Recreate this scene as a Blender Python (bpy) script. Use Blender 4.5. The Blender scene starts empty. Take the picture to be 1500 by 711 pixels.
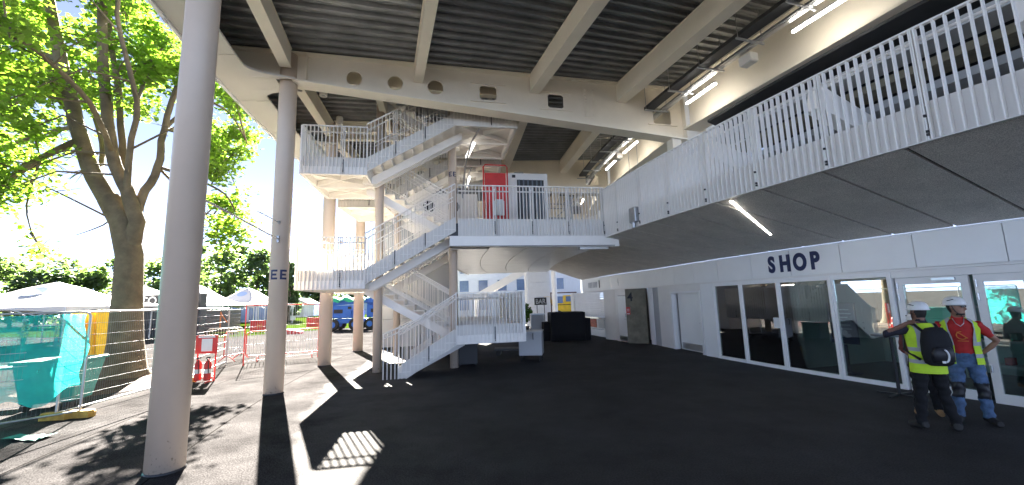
import bpy, bmesh, math, random
from math import sin, cos, pi, radians, degrees, atan2, hypot, sqrt
from mathutils import Vector, Matrix
random.seed(7)
S = bpy.context.scene
COL = S.collection

# ------------------------------------------------------------------ camera
FPX, PITCH, ROLL, EYE = 600.0, radians(8.06), radians(1.72), 1.95
_R0 = Vector((1, 0, 0)); _U0 = Vector((0, -sin(PITCH), cos(PITCH))); CF = Vector((0, cos(PITCH), sin(PITCH)))
CR = cos(ROLL)*_R0 - sin(ROLL)*_U0
CU = sin(ROLL)*_R0 + cos(ROLL)*_U0
cam = bpy.data.cameras.new('camera'); camo = bpy.data.objects.new('camera', cam); COL.objects.link(camo)
cam.sensor_width = 36; cam.lens = 36*FPX/1500; cam.clip_end = 2000; cam.clip_start = 0.05
m = Matrix((CR, CU, -CF)).transposed().to_4x4(); m.translation = (0, 0, EYE)
camo.matrix_world = m
S.camera = camo

# ------------------------------------------------------------------ light
SUN_EL, SUN_AZ = radians(31), radians(120.5)      # azimuth counted from +X
sunv = Vector((cos(SUN_AZ)*cos(SUN_EL), sin(SUN_AZ)*cos(SUN_EL), sin(SUN_EL)))
W = bpy.data.worlds.new('World'); S.world = W; W.use_nodes = True
nt = W.node_tree; bg = nt.nodes['Background']
sky = nt.nodes.new('ShaderNodeTexSky'); sky.sky_type = 'NISHITA'; sky.sun_disc = False
sky.sun_elevation = SUN_EL; sky.sun_rotation = radians(90) - SUN_AZ
sky.air_density = 0.14; sky.dust_density = 0.0; sky.ozone_density = 0.5
hs = nt.nodes.new('ShaderNodeHueSaturation'); hs.inputs['Saturation'].default_value = .72
nt.links.new(sky.outputs[0], hs.inputs['Color']); nt.links.new(hs.outputs[0], bg.inputs[0]); bg.inputs[1].default_value = 0.05
sl = bpy.data.lights.new('sun', 'SUN'); sl.energy = 4.8; sl.angle = radians(0.5); sl.color = (1, .93, .82)
so = bpy.data.objects.new('sun', sl); COL.objects.link(so)
so.rotation_euler = (-sunv).to_track_quat('-Z', 'Y').to_euler(); so.location = (-20, 30, 30)
S.view_settings.view_transform = 'Standard'; S.view_settings.look = 'None'
S.view_settings.exposure = 4.2; S.view_settings.gamma = 1
S.cycles.max_bounces = 10; S.cycles.diffuse_bounces = 6; S.cycles.transparent_max_bounces = 16

# ------------------------------------------------------------------ pixel helpers (direction only)
def ray(x, y): return CR*((x-750)/FPX) + CU*((355.5-y)/FPX) + CF
def gz(x, y, z=0.0):
    d = ray(x, y); t = (z-EYE)/d.z
    return Vector((d.x*t, d.y*t, z))
def atY(x, y, Y):
    d = ray(x, y); t = Y/d.y
    return Vector((d.x*t, Y, EYE+d.z*t))
OX, OY = 42.55, 20.65                       # centre of the bowl: the building is laid out on circles
RC = 49.34                                  # column ring
def pt(R, a, z=0.0):
    a = radians(a); return Vector((OX+R*cos(a), OY+R*sin(a), z))
def Rf(a): return 37.05 + 0.12*max(0, 187-a)       # ground floor facade line

# ------------------------------------------------------------------ materials
MAT = {}
def mat(name, col, rough=.6, metal=0.0, var=.12, scale=3.0, bump=0.0, bscale=40, spec=.5, coord='Object', var2=0):
    M = bpy.data.materials.new(name); M.use_nodes = True; n = M.node_tree.nodes; l = M.node_tree.links
    b = n['Principled BSDF']; b.inputs['Roughness'].default_value = rough; b.inputs['Metallic'].default_value = metal
    b.inputs['Specular IOR Level'].default_value = spec
    tc = n.new('ShaderNodeTexCoord'); co = tc.outputs[coord]
    nz = n.new('ShaderNodeTexNoise'); nz.inputs['Scale'].default_value = scale; nz.inputs['Detail'].default_value = 8
    nz.inputs['Roughness'].default_value = .65
    l.new(co, nz.inputs['Vector'])
    rp = n.new('ShaderNodeValToRGB'); e = rp.color_ramp.elements
    e[0].position = .3; e[1].position = .7
    e[0].color = tuple(max(0, c*(1-var)) for c in col)+(1,); e[1].color = tuple(min(1, c*(1+var)) for c in col)+(1,)
    l.new(nz.outputs[0], rp.inputs[0]); out = rp.outputs[0]
    if var2:
        n2 = n.new('ShaderNodeTexNoise'); n2.inputs['Scale'].default_value = bscale; n2.inputs['Detail'].default_value = 3
        l.new(co, n2.inputs['Vector'])
        r2 = n.new('ShaderNodeMapRange'); r2.inputs[1].default_value = .3; r2.inputs[2].default_value = .7
        r2.inputs[3].default_value = 1-var2; r2.inputs[4].default_value = 1+var2; l.new(n2.outputs[0], r2.inputs[0])
        mx = n.new('ShaderNodeMix'); mx.data_type = 'RGBA'; mx.blend_type = 'MULTIPLY'; mx.inputs[0].default_value = 1
        l.new(out, mx.inputs[6]); l.new(r2.outputs[0], mx.inputs[7]); out = mx.outputs[2]
    l.new(out, b.inputs['Base Color'])
    rr = n.new('ShaderNodeMapRange'); rr.inputs[3].default_value = max(.02, rough-.08); rr.inputs[4].default_value = min(1, rough+.1)
    l.new(nz.outputs[0], rr.inputs[0]); l.new(rr.outputs[0], b.inputs['Roughness'])
    if bump:
        nb = n.new('ShaderNodeTexNoise'); nb.inputs['Scale'].default_value = bscale; nb.inputs['Detail'].default_value = 4
        l.new(co, nb.inputs['Vector'])
        bp = n.new('ShaderNodeBump'); bp.inputs['Strength'].default_value = bump; bp.inputs['Distance'].default_value = .02
        l.new(nb.outputs[0], bp.inputs['Height']); l.new(bp.outputs[0], b.inputs['Normal'])
    MAT[name] = M; return M
mat('white_steel', (.88, .85, .80), .42, var=.05, scale=1.3)
mat('cream_steel', (.86, .79, .66), .5, var=.06, scale=.8)
mat('column_paint', (.59, .48, .38), .38, var=.05, scale=1.1, bump=.03, bscale=200)
mat('deck_metal', (.22, .225, .225), .34, metal=.5, var=.3, scale=1.2)
mat('soffit_shell', (.62, .59, .53), .55, var=.06, scale=.6)
mat('soffit_board', (.70, .665, .62), .85, var=.12, scale=2, bump=.25, bscale=90, var2=.45)
mat('fascia', (.86, .85, .83), .45, var=.035, scale=.9)
mat('wall_white', (.80, .775, .74), .55, var=.06, scale=1)
mat('wall_grey', (.42, .43, .44), .5, var=.06, scale=.6)
mat('plank_metal', (.80, .80, .79), .3, metal=.25, var=.08, scale=1.4)
mat('concrete', (.19, .17, .12), .85, var=.3, scale=3.5, bump=.3, bscale=30)
mat('dark_metal', (.045, .047, .05), .45, metal=.3, var=.2)
mat('black', (.012, .012, .014), .5, var=.2)
mat('black_cloth', (.006, .006, .008), .85, var=.2)
mat('galv', (.42, .43, .44), .35, metal=.8, var=.15, scale=8)
mat('wire', (.22, .225, .23), .45, metal=.5, var=.15, scale=8)
mat('kick_white_shaded', (.76, .735, .69), .5, var=.05, scale=1.3)  # darker than the fins: shade between them put into the colour
mat('steel_bright', (.55, .56, .57), .3, metal=.9, var=.08)
mat('navy', (.014, .024, .085), .5, var=.1)
mat('red', (.55, .025, .02), .45, var=.12)
mat('red_fabric', (.42, .018, .016), .8, var=.15, scale=9)
mat('yellow', (.78, .50, .015), .5, var=.15, scale=5)
mat('block_yellow', (.45, .27, .05), .8, var=.45, scale=7)
mat('block_rust', (.10, .045, .03), .85, var=.4, scale=7)
mat('teal_bin', (.02, .22, .19), .5, var=.15)
mat('green_cloth', (.03, .36, .19), .75, var=.2, scale=2)
mat('blue_paint', (.012, .10, .42), .4, var=.12)
mat('blue_hub', (.02, .13, .50), .4, var=.12)
mat('rubber', (.02, .02, .021), .75, var=.2)
mat('tent', (.55, .55, .57), .6, var=.03)
mat('tent_vent', (.30, .40, .62), .6, var=.05)
mat('bark', (.125, .095, .055), .9, var=.42, scale=2.2, bump=.7, bscale=14)
mat('bark_far', (.06, .045, .03), .9, var=.3)
mat('mulch', (.055, .03, .018), .95, var=.5, scale=22, bump=1.0, bscale=30)
mat('lawn', (.030, .052, .006), 1.0, var=.25, scale=.35, bump=.4, bscale=60, spec=0.0)
mat('hoarding', (.25, .36, .58), .6, var=.35, scale=1.6)
mat('far_wall', (.74, .75, .77), .6, var=.05)
mat('far_window', (.13, .19, .31), .12, var=.15)
mat('wood_crate', (.10, .10, .105), .8, var=.3, scale=4)
mat('orange', (.6, .17, .03), .6, var=.15)
mat('paper', (.7, .7, .68), .7, var=.04)
mat('interior', (.52, .62, .58), .7, var=.08)
mat('interior_dark', (.16, .17, .17), .7, var=.15)
mat('light_wood', (.45, .42, .37), .6, var=.1)
mat('picture_red', (.5, .10, .05), .6, var=.6, scale=9)
mat('hi_vis', (.50, .72, .03), .75, var=.10, scale=10)
mat('skin', (.30, .155, .10), .55, var=.08, scale=12)
mat('skin_dark', (.20, .095, .06), .55, var=.08, scale=12)
mat('jeans', (.075, .13, .23), .85, var=.45, scale=9, bump=.3, bscale=25)
mat('trousers', (.005, .005, .006), .9, var=.3, scale=8)
mat('sleeve', (.018, .016, .026), .85, var=.2, scale=12)
mat('maroon', (.12, .03, .025), .85, var=.2, scale=12)
mat('boot', (.02, .018, .016), .7, var=.3)
mat('boot_tan', (.36, .21, .09), .75, var=.2, scale=12)
mat('helmet', (.74, .73, .70), .3, var=.04)
mat('hair', (.012, .01, .008), .7, var=.3)
mat('plant', (.10, .22, .03), .8, var=.35, scale=9)
mat('potplant_dark', (.02, .035, .02), .8, var=.35, scale=9)
mat('tint_screen', (.13, .16, .18), .3, var=.1)
mat('board_text', (.55, .58, .62), .6, var=.05)

def scuffs(M):
    n = M.node_tree.nodes; l = M.node_tree.links; b = n['Principled BSDF']; src = b.inputs['Base Color'].links[0].from_socket
    tc = n.new('ShaderNodeTexCoord'); sx = n.new('ShaderNodeSeparateXYZ'); l.new(tc.outputs['Object'], sx.inputs[0])
    nz = n.new('ShaderNodeTexNoise'); nz.inputs['Scale'].default_value = 24; nz.inputs['Detail'].default_value = 6; l.new(tc.outputs['Object'], nz.inputs['Vector'])
    mr = n.new('ShaderNodeMapRange'); mr.inputs[1].default_value = .02; mr.inputs[2].default_value = .9; mr.inputs[3].default_value = .17; mr.inputs[4].default_value = -.12; l.new(sx.outputs[2], mr.inputs[0])
    ad = n.new('ShaderNodeMath'); ad.operation = 'ADD'; l.new(nz.outputs[0], ad.inputs[0]); l.new(mr.outputs[0], ad.inputs[1])
    th = n.new('ShaderNodeMapRange'); th.inputs[1].default_value = .72; th.inputs[2].default_value = .84; th.inputs[4].default_value = .7; l.new(ad.outputs[0], th.inputs[0])
    mx = n.new('ShaderNodeMix'); mx.data_type = 'RGBA'; mx.inputs[7].default_value = (.16, .10, .06, 1); l.new(th.outputs[0], mx.inputs[0]); l.new(src, mx.inputs[6]); l.new(mx.outputs[2], b.inputs['Base Color'])
scuffs(MAT['column_paint'])
def emis(name, col, st):
    M = bpy.data.materials.new(name); M.use_nodes = True
    b = M.node_tree.nodes['Principled BSDF']; b.inputs['Base Color'].default_value = col+(1,)
    b.inputs['Emission Color'].default_value = col+(1,); b.inputs['Emission Strength'].default_value = st
    MAT[name] = M
emis('lamp', (1, .95, .87), 2.2)
emis('lamp_dim', (1, .95, .88), .25)
emis('exit_green', (.05, .5, .22), .12)

def glass(name, tint=(.86, .95, .92), ior=1.55):
    M = bpy.data.materials.new(name); M.use_nodes = True; n = M.node_tree.nodes; l = M.node_tree.links
    for x in list(n): n.remove(x)
    o = n.new('ShaderNodeOutputMaterial'); mx = n.new('ShaderNodeMixShader'); tr = n.new('ShaderNodeBsdfTransparent')
    gl = n.new('ShaderNodeBsdfGlossy'); fr = n.new('ShaderNodeFresnel'); fr.inputs[0].default_value = ior
    tr.inputs[0].default_value = tint+(1,); gl.inputs[0].default_value = (1, 1, 1, 1); gl.inputs['Roughness'].default_value = .0
    ad = n.new('ShaderNodeMath'); ad.operation = 'MULTIPLY_ADD'; ad.inputs[1].default_value = 1.6; ad.inputs[2].default_value = .17; ad.use_clamp = True
    l.new(fr.outputs[0], ad.inputs[0]); l.new(ad.outputs[0], mx.inputs[0])
    l.new(tr.outputs[0], mx.inputs[1]); l.new(gl.outputs[0], mx.inputs[2]); l.new(mx.outputs[0], o.inputs[0])
    MAT[name] = M
glass('glass')

def cloth_net(name, col, alpha):
    M = bpy.data.materials.new(name); M.use_nodes = True; n = M.node_tree.nodes; l = M.node_tree.links
    for x in list(n): n.remove(x)
    o = n.new('ShaderNodeOutputMaterial'); mx = n.new('ShaderNodeMixShader'); tr = n.new('ShaderNodeBsdfTransparent')
    df = n.new('ShaderNodeBsdfDiffuse'); tl = n.new('ShaderNodeBsdfTranslucent'); m2 = n.new('ShaderNodeMixShader')
    df.inputs[0].default_value = col+(1,); tl.inputs[0].default_value = col+(1,); m2.inputs[0].default_value = .55
    tc = n.new('ShaderNodeTexCoord'); nz = n.new('ShaderNodeTexNoise'); nz.inputs['Scale'].default_value = 3.5; nz.inputs['Detail'].default_value = 6
    l.new(tc.outputs['Object'], nz.inputs['Vector'])
    mr = n.new('ShaderNodeMapRange'); mr.inputs[1].default_value = .3; mr.inputs[2].default_value = .7
    mr.inputs[3].default_value = alpha-.16; mr.inputs[4].default_value = min(.97, alpha+.16)
    l.new(nz.outputs[0], mr.inputs[0]); l.new(mr.outputs[0], mx.inputs[0])
    l.new(df.outputs[0], m2.inputs[1]); l.new(tl.outputs[0], m2.inputs[2])
    l.new(tr.outputs[0], mx.inputs[1]); l.new(m2.outputs[0], mx.inputs[2]); l.new(mx.outputs[0], o.inputs[0])
    MAT[name] = M
cloth_net('netting', (.03, .50, .45), .66)

def leafmat(name, c1, c2, trans=.5):
    M = bpy.data.materials.new(name); M.use_nodes = True; n = M.node_tree.nodes; l = M.node_tree.links
    for x in list(n): n.remove(x)
    o = n.new('ShaderNodeOutputMaterial'); m2 = n.new('ShaderNodeMixShader'); m2.inputs[0].default_value = trans
    df = n.new('ShaderNodeBsdfPrincipled'); tl = n.new('ShaderNodeBsdfTranslucent'); df.inputs['Roughness'].default_value = .55
    tc = n.new('ShaderNodeTexCoord'); nz = n.new('ShaderNodeTexNoise'); nz.inputs['Scale'].default_value = 1.1; nz.inputs['Detail'].default_value = 5
    l.new(tc.outputs['Object'], nz.inputs['Vector'])
    rp = n.new('ShaderNodeValToRGB'); rp.color_ramp.elements[0].position = .36; rp.color_ramp.elements[1].position = .64
    rp.color_ramp.elements[0].color = c1+(1,); rp.color_ramp.elements[1].color = c2+(1,)
    l.new(nz.outputs[0], rp.inputs[0]); l.new(rp.outputs[0], df.inputs['Base Color'])
    br = n.new('ShaderNodeMix'); br.data_type = 'RGBA'; br.blend_type = 'MULTIPLY'; br.inputs[0].default_value = 1
    br.inputs[7].default_value = (1.9, 2.25, 1.0, 1); l.new(rp.outputs[0], br.inputs[6]); l.new(br.outputs[2], tl.inputs[0])
    l.new(df.outputs[0], m2.inputs[1]); l.new(tl.outputs[0], m2.inputs[2]); l.new(m2.outputs[0], o.inputs[0])
    MAT[name] = M
leafmat('leaf', (.085, .135, .025), (.15, .205, .04), .68)
leafmat('leaf_far', (.08, .115, .055), (.12, .155, .085), .55)  # both far leaf colours paler and bluer, standing in for distance haze
leafmat('leaf_dark', (.06, .09, .05), (.10, .135, .075), .5)

# ground: asphalt, coloured darker under the stand to stand in for the shade there
def ground_mat():
    M = bpy.data.materials.new('ground'); M.use_nodes = True; n = M.node_tree.nodes; l = M.node_tree.links
    b = n['Principled BSDF']; b.inputs['Roughness'].default_value = .78; b.inputs['Specular IOR Level'].default_value = .06
    g = n.new('ShaderNodeNewGeometry')
    sub = n.new('ShaderNodeVectorMath'); sub.operation = 'SUBTRACT'; sub.inputs[1].default_value = (OX, OY, 0)
    l.new(g.outputs['Position'], sub.inputs[0])
    ln = n.new('ShaderNodeVectorMath'); ln.operation = 'LENGTH'; l.new(sub.outputs[0], ln.inputs[0])
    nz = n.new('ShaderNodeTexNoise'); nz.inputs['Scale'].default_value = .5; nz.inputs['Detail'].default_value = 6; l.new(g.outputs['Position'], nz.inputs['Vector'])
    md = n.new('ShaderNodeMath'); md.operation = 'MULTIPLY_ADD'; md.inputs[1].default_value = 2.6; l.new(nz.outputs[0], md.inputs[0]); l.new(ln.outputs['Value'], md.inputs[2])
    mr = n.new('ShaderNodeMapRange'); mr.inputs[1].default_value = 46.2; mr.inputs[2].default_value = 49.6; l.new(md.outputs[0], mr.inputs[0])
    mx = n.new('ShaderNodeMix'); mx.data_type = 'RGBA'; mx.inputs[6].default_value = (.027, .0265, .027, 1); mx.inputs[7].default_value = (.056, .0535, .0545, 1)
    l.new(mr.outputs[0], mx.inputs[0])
    ms = n.new('ShaderNodeMapRange'); ms.inputs[3].default_value = .32; ms.inputs[4].default_value = 0.0; l.new(mr.outputs[0], ms.inputs[0]); l.new(ms.outputs[0], b.inputs['Specular IOR Level'])
    # aggregate speckle + stains
    n1 = n.new('ShaderNodeTexNoise'); n1.inputs['Scale'].default_value = 55; n1.inputs['Detail'].default_value = 3; l.new(g.outputs['Position'], n1.inputs['Vector'])
    r1 = n.new('ShaderNodeMapRange'); r1.inputs[1].default_value = .3; r1.inputs[2].default_value = .7; r1.inputs[3].default_value = .4; r1.inputs[4].default_value = 1.65; l.new(n1.outputs[0], r1.inputs[0])
    n2 = n.new('ShaderNodeTexNoise'); n2.inputs['Scale'].default_value = .9; n2.inputs['Detail'].default_value = 9; n2.inputs['Roughness'].default_value = .7; l.new(g.outputs['Position'], n2.inputs['Vector'])
    r2 = n.new('ShaderNodeMapRange'); r2.inputs[1].default_value = .3; r2.inputs[2].default_value = .72; r2.inputs[3].default_value = .5; r2.inputs[4].default_value = 1.55; l.new(n2.outputs[0], r2.inputs[0])
    mm = n.new('ShaderNodeMath'); mm.operation = 'MULTIPLY'; l.new(r1.outputs[0], mm.inputs[0]); l.new(r2.outputs[0], mm.inputs[1])
    m2 = n.new('ShaderNodeMix'); m2.data_type = 'RGBA'; m2.blend_type = 'MULTIPLY'; m2.inputs[0].default_value = 1
    l.new(mx.outputs[2], m2.inputs[6]); l.new(mm.outputs[0], m2.inputs[7]); l.new(m2.outputs[2], b.inputs['Base Color'])
    pp = n.new('ShaderNodeMath'); pp.operation = 'PINGPONG'; pp.inputs[1].default_value = .95; l.new(ln.outputs['Value'], pp.inputs[0])
    lt = n.new('ShaderNodeMath'); lt.operation = 'LESS_THAN'; lt.inputs[1].default_value = .012; l.new(pp.outputs[0], lt.inputs[0])
    gt = n.new('ShaderNodeMath'); gt.operation = 'GREATER_THAN'; gt.inputs[1].default_value = 49.0; l.new(ln.outputs['Value'], gt.inputs[0])
    jm = n.new('ShaderNodeMath'); jm.operation = 'MULTIPLY'; l.new(lt.outputs[0], jm.inputs[0]); l.new(gt.outputs[0], jm.inputs[1])
    m3 = n.new('ShaderNodeMix'); m3.data_type = 'RGBA'; m3.inputs[7].default_value = (.018, .017, .016, 1)
    l.new(jm.outputs[0], m3.inputs[0]); l.new(m2.outputs[2], m3.inputs[6]); l.new(m3.outputs[2], b.inputs['Base Color'])
    bp = n.new('ShaderNodeBump'); bp.inputs['Strength'].default_value = .5; bp.inputs['Distance'].default_value = .012
    l.new(n1.outputs[0], bp.inputs['Height']); l.new(bp.outputs[0], b.inputs['Normal'])
    MAT['ground'] = M
ground_mat()

# ------------------------------------------------------------------ object helpers
WM = {}
def tag(o, label=None, cat=None, group=None, kind=None):
    if label: o['label'] = label
    if cat: o['category'] = cat
    if group: o['group'] = group
    if kind: o['kind'] = kind
    return o
def thing(name, loc, label, cat, group=None, rz=0.0):
    o = bpy.data.objects.new(name, None); COL.objects.link(o); o.empty_display_size = .2
    o.location = loc; o.rotation_euler = (0, 0, rz)
    WM[o.name] = Matrix.Translation(loc) @ Matrix.Rotation(rz, 4, 'Z')
    return tag(o, label, cat, group)
def wm(o): return WM.get(o.name, Matrix.Identity(4))
def place(o, parent=None, local=False, mtx=None):
    """mtx: the object's matrix in world space (or in its top thing's space when local)"""
    mtx = mtx or Matrix.Identity(4)
    if parent is None:
        o.matrix_basis = mtx; WM[o.name] = mtx; return o
    o.parent = parent
    w = (wm_top(parent) @ mtx) if local else mtx
    o.matrix_basis = wm(parent).inverted() @ w
    WM[o.name] = w
    return o
def wm_top(o):
    while o.parent: o = o.parent
    return wm(o)
class MB:
    def __init__(s): s.v = []; s.f = []; s.mi = []; s.mats = []; s.sm = []
    def midx(s, m):
        if m not in s.mats: s.mats.append(m)
        return s.mats.index(m)
    def add(s, vs, fs, m=None, smooth=False):
        o = len(s.v); s.v += [Vector(p) for p in vs]; k = s.midx(m) if m else 0
        for f in fs: s.f.append(tuple(i+o for i in f)); s.mi.append(k); s.sm.append(smooth)
        return s
    def box(s, c, d, rz=0.0, m=None, M=None):
        hx, hy, hz = d[0]/2, d[1]/2, d[2]/2
        R = M if M is not None else Matrix.Rotation(rz, 3, 'Z')
        vs = [Vector(c)+R @ Vector((x*hx, y*hy, z*hz)) for z in (-1, 1) for y in (-1, 1) for x in (-1, 1)]
        return s.add(vs, [(0, 2, 3, 1), (4, 5, 7, 6), (0, 1, 5, 4), (2, 6, 7, 3), (0, 4, 6, 2), (1, 3, 7, 5)], m)
    def bar(s, a, b, w, h, m=None, up=(0, 0, 1)):
        a = Vector(a); b = Vector(b); d = (b-a); L = d.length
        if L < 1e-6: return s
        d = d/L; up = Vector(up); x = d.cross(up)
        if x.length < 1e-4: x = d.cross(Vector((0, 1, 0)))
        x.normalize(); z = x.cross(d)
        R = Matrix((x, d, z)).transposed()
        return s.box((a+b)/2, (w, L, h), M=R, m=m)
    def tube(s, pts, rad, n=10, m=None, caps=True, smooth=True):
        pts = [Vector(p) for p in pts]; rad = rad if isinstance(rad, (list, tuple)) else [rad]*len(pts)
        vs = []; fs = []; px = None
        for i, p in enumerate(pts):
            d = (pts[min(i+1, len(pts)-1)]-pts[max(i-1, 0)]).normalized()
            if px is None:
                px = d.cross(Vector((0, 0, 1)))
                if px.length < .05: px = d.cross(Vector((0, 1, 0)))
            x = (px - d*px.dot(d)).normalized(); y = d.cross(x); px = x
            vs += [p+(x*cos(2*pi*k/n)+y*sin(2*pi*k/n))*rad[i] for k in range(n)]
        for i in range(len(pts)-1):
            for k in range(n):
                k2 = (k+1) % n; fs.append((i*n+k, i*n+k2, (i+1)*n+k2, (i+1)*n+k))
        s.add(vs, fs, m, smooth)
        if caps:
            s.add(vs[:n], [tuple(range(n))[::-1]], m); s.add(vs[-n:], [tuple(range(n))], m)
        return s
    def lathe(s, c, prof, n=20, m=None, smooth=True):
        vs = []; fs = []; c = Vector(c)
        for r, z in prof: vs += [c+Vector((r*cos(2*pi*k/n), r*sin(2*pi*k/n), z)) for k in range(n)]
        for i in range(len(prof)-1):
            for k in range(n): k2 = (k+1) % n; fs.append((i*n+k, i*n+k2, (i+1)*n+k2, (i+1)*n+k))
        return s.add(vs, fs, m, smooth)
    def prism(s, poly, vec, m=None):
        n = len(poly); vec = Vector(vec); a = [Vector(p) for p in poly]; b = [p+vec for p in a]
        return s.add(a+b, [tuple(range(n))[::-1], tuple(range(n, 2*n))]+[(i, (i+1) % n, (i+1) % n+n, i+n) for i in range(n)], m)
    def loft(s, rings, m=None, smooth=True, close=True, caps=False):
        n = len(rings[0]); vs = [p for r in rings for p in r]; fs = []
        for i in range(len(rings)-1):
            for k in range(n if close else n-1):
                k2 = (k+1) % n; fs.append((i*n+k, i*n+k2, (i+1)*n+k2, (i+1)*n+k))
        if caps: fs += [tuple(range(n))[::-1], tuple((len(rings)-1)*n+k for k in range(n))]
        return s.add(vs, fs, m, smooth)
    def mesh(s, name, m=None):
        me = bpy.data.meshes.new(name); me.from_pydata(s.v, [], s.f)
        ms = s.mats or [m]
        for k in ms: me.materials.append(MAT[k])
        me.polygons.foreach_set('material_index', s.mi); me.polygons.foreach_set('use_smooth', s.sm)
        me.update(); return me
    def obj(s, name, m=None, parent=None, local=False, mtx=None, label=None, cat=None, group=None, kind=None, recalc=True, bevel=0):
        me = s.mesh(name, m)
        if recalc or bevel:
            bm = bmesh.new(); bm.from_mesh(me)
            if recalc: bmesh.ops.recalc_face_normals(bm, faces=bm.faces)
            if bevel:
                es = [e for e in bm.edges if len(e.link_faces) == 2 and e.calc_face_angle(0) > .6]
                bmesh.ops.bevel(bm, geom=es, offset=bevel, segments=2, profile=.6, affect='EDGES')
            bm.to_mesh(me); bm.free()
        o = bpy.data.objects.new(name, me); COL.objects.link(o)
        place(o, parent, local, mtx)
        return tag(o, label, cat, group, kind)
def inst(name, me, parent=None, local=False, mtx=None):
    o = bpy.data.objects.new(name, me); COL.objects.link(o); place(o, parent, local, mtx); return o
def copy_tree(o, parent=None):
    c = o.copy(); COL.objects.link(c); c.parent = parent
    WM[c.name] = c.matrix_basis.copy() if parent is None else wm(parent) @ c.matrix_basis
    for ch in [x for x in bpy.data.objects if x.parent == o]: copy_tree(ch, c)
    return c
CH = {}
def text_polys(txt, size, depth, bold=.0, xs=1.0):
    cu = bpy.data.curves.new('t', 'FONT'); cu.body = txt; cu.size = size; cu.extrude = depth; cu.offset = bold; cu.resolution_u = 6
    cu.align_x = 'CENTER'
    to = bpy.data.objects.new('t', cu); COL.objects.link(to)
    dg = bpy.context.evaluated_depsgraph_get(); me = bpy.data.meshes.new_from_object(to.evaluated_get(dg))
    vs = [Vector((v.co.x*xs, v.co.y, v.co.z)) for v in me.vertices]; fs = [tuple(p.vertices) for p in me.polygons]
    bpy.data.objects.remove(to); bpy.data.meshes.remove(me)
    return vs, fs
def text(name, txt, size, m, mtx, parent, depth=.006, bold=.0, xs=1.0, local=False, wrap=None):
    vs, fs = text_polys(txt, size, depth, bold, xs)
    if wrap:            # bend round a vertical cylinder: local x -> angle
        r = wrap; vs = [Vector(((r+v.z)*sin(v.x/r), v.y, (r+v.z)*cos(v.x/r)-r)) for v in vs]
    b = MB(); b.add(vs, fs); return b.obj(name, m, parent, local, mtx, recalc=False)
def frame_mtx(o, x, y):
    x = Vector(x).normalized(); y = Vector(y).normalized(); z = x.cross(y)
    M = Matrix((x, y, z)).transposed().to_4x4(); M.translation = o; return M

# ================================================================== SETTING
b = MB(); b.add([(-400, -60, 0), (400, -60, 0), (400, 700, 0), (-400, 700, 0)], [(0, 1, 2, 3)])
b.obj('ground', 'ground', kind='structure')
lw = [gz(330, 495), gz(395, 489.5), gz(420, 487.5), gz(480, 483), gz(550, 478), (10, 78, 0), (-10, 110, 0), (-75, 110, 0), (-75, 48, 0)]
b = MB(); b.add([(p[0], p[1], .02) for p in lw], [tuple(range(len(lw)))]); b.obj('lawn', 'lawn', kind='structure')
b = MB(); tb = gz(180, 560)
rings = []
for r, z in ((2.05, .004), (1.6, .06), (1.0, .13), (.1, .2)):
    rings.append([(tb.x+r*cos(a*pi/18)*(1+.07*sin(3*a*pi/18)), tb.y+r*sin(a*pi/18)*(1+.08*cos(5*a*pi/18)), z) for a in range(36)])
b.loft(rings); b.obj('tree_pit_soil', 'mulch', kind='structure')

# ------------------------------------------------------------------ columns
def ee_letters(parent, mtx, r, h, local=False):
    # the two block letters E E bent round a round shaft
    for k in (-1, 1):
        b = MB(); w = h*.68; x0 = k*h*.46-w/2; th = h*.2
        for (xa, xb, ya, yb) in ((x0, x0+th, 0, h), (x0+th, x0+w, 0, th), (x0+th, x0+w*.88, h/2-th/2, h/2+th/2), (x0+th, x0+w, h-th, h)):
            n = 4; vs = []
            for i in range(n+1):
                x = xa+(xb-xa)*i/n; vs += [Vector((r*sin(x/r), ya, r*cos(x/r)-r)), Vector((r*sin(x/r), yb, r*cos(x/r)-r))]
            b.add(vs, [(2*i, 2*i+2, 2*i+3, 2*i+1) for i in range(n)])
        b.obj('letter', 'navy', parent, local, mtx, recalc=False)
COLA = [198.03, 192.76, 187.78, 183.18, 178.3]
NEARCOL = {}
lab = ['thick round painted steel column beside the netted fence panel, no letters visible',
       'round pale steel column with navy EE letters at head height',
       'round pale steel column rising behind the landing, third in the outer ring',
       'slim looking round column by the blue boom lift, fourth in the outer ring',
       'round outer column hidden behind the grey core and stairs']
for i, a in enumerate(COLA):
    p = pt(RC, a); t = thing('round_column', p, lab[i], 'column', 'outer ring columns')
    r = .205
    b = MB(); b.lathe(p, [(0.02, 0), (r, 0), (r, 7.55), (r, 8.38), (.02, 8.38)], 48); b.obj('shaft', 'column_paint', t)
    b = MB(); b.lathe(p, [(r+.001, .002), (r+.012, .002), (r+.012, .014), (r+.001, .03)], 48); b.obj('base_seal', 'dark_metal', t)
    if i in (1, 3):
        d = Vector((-p.x, -p.y, 0)).normalized()
        ang = -.05 if i == 1 else -.05
        d = Matrix.Rotation(ang, 3, 'Z') @ d
        o = p + d*(r+.003); o.z = 2.60 if i == 1 else 2.52
        ee_letters(t, frame_mtx(o, d.cross(Vector((0, 0, -1))), (0, 0, 1)), r+.003, .23 if i == 1 else .18)
    NEARCOL[i] = p
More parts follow.
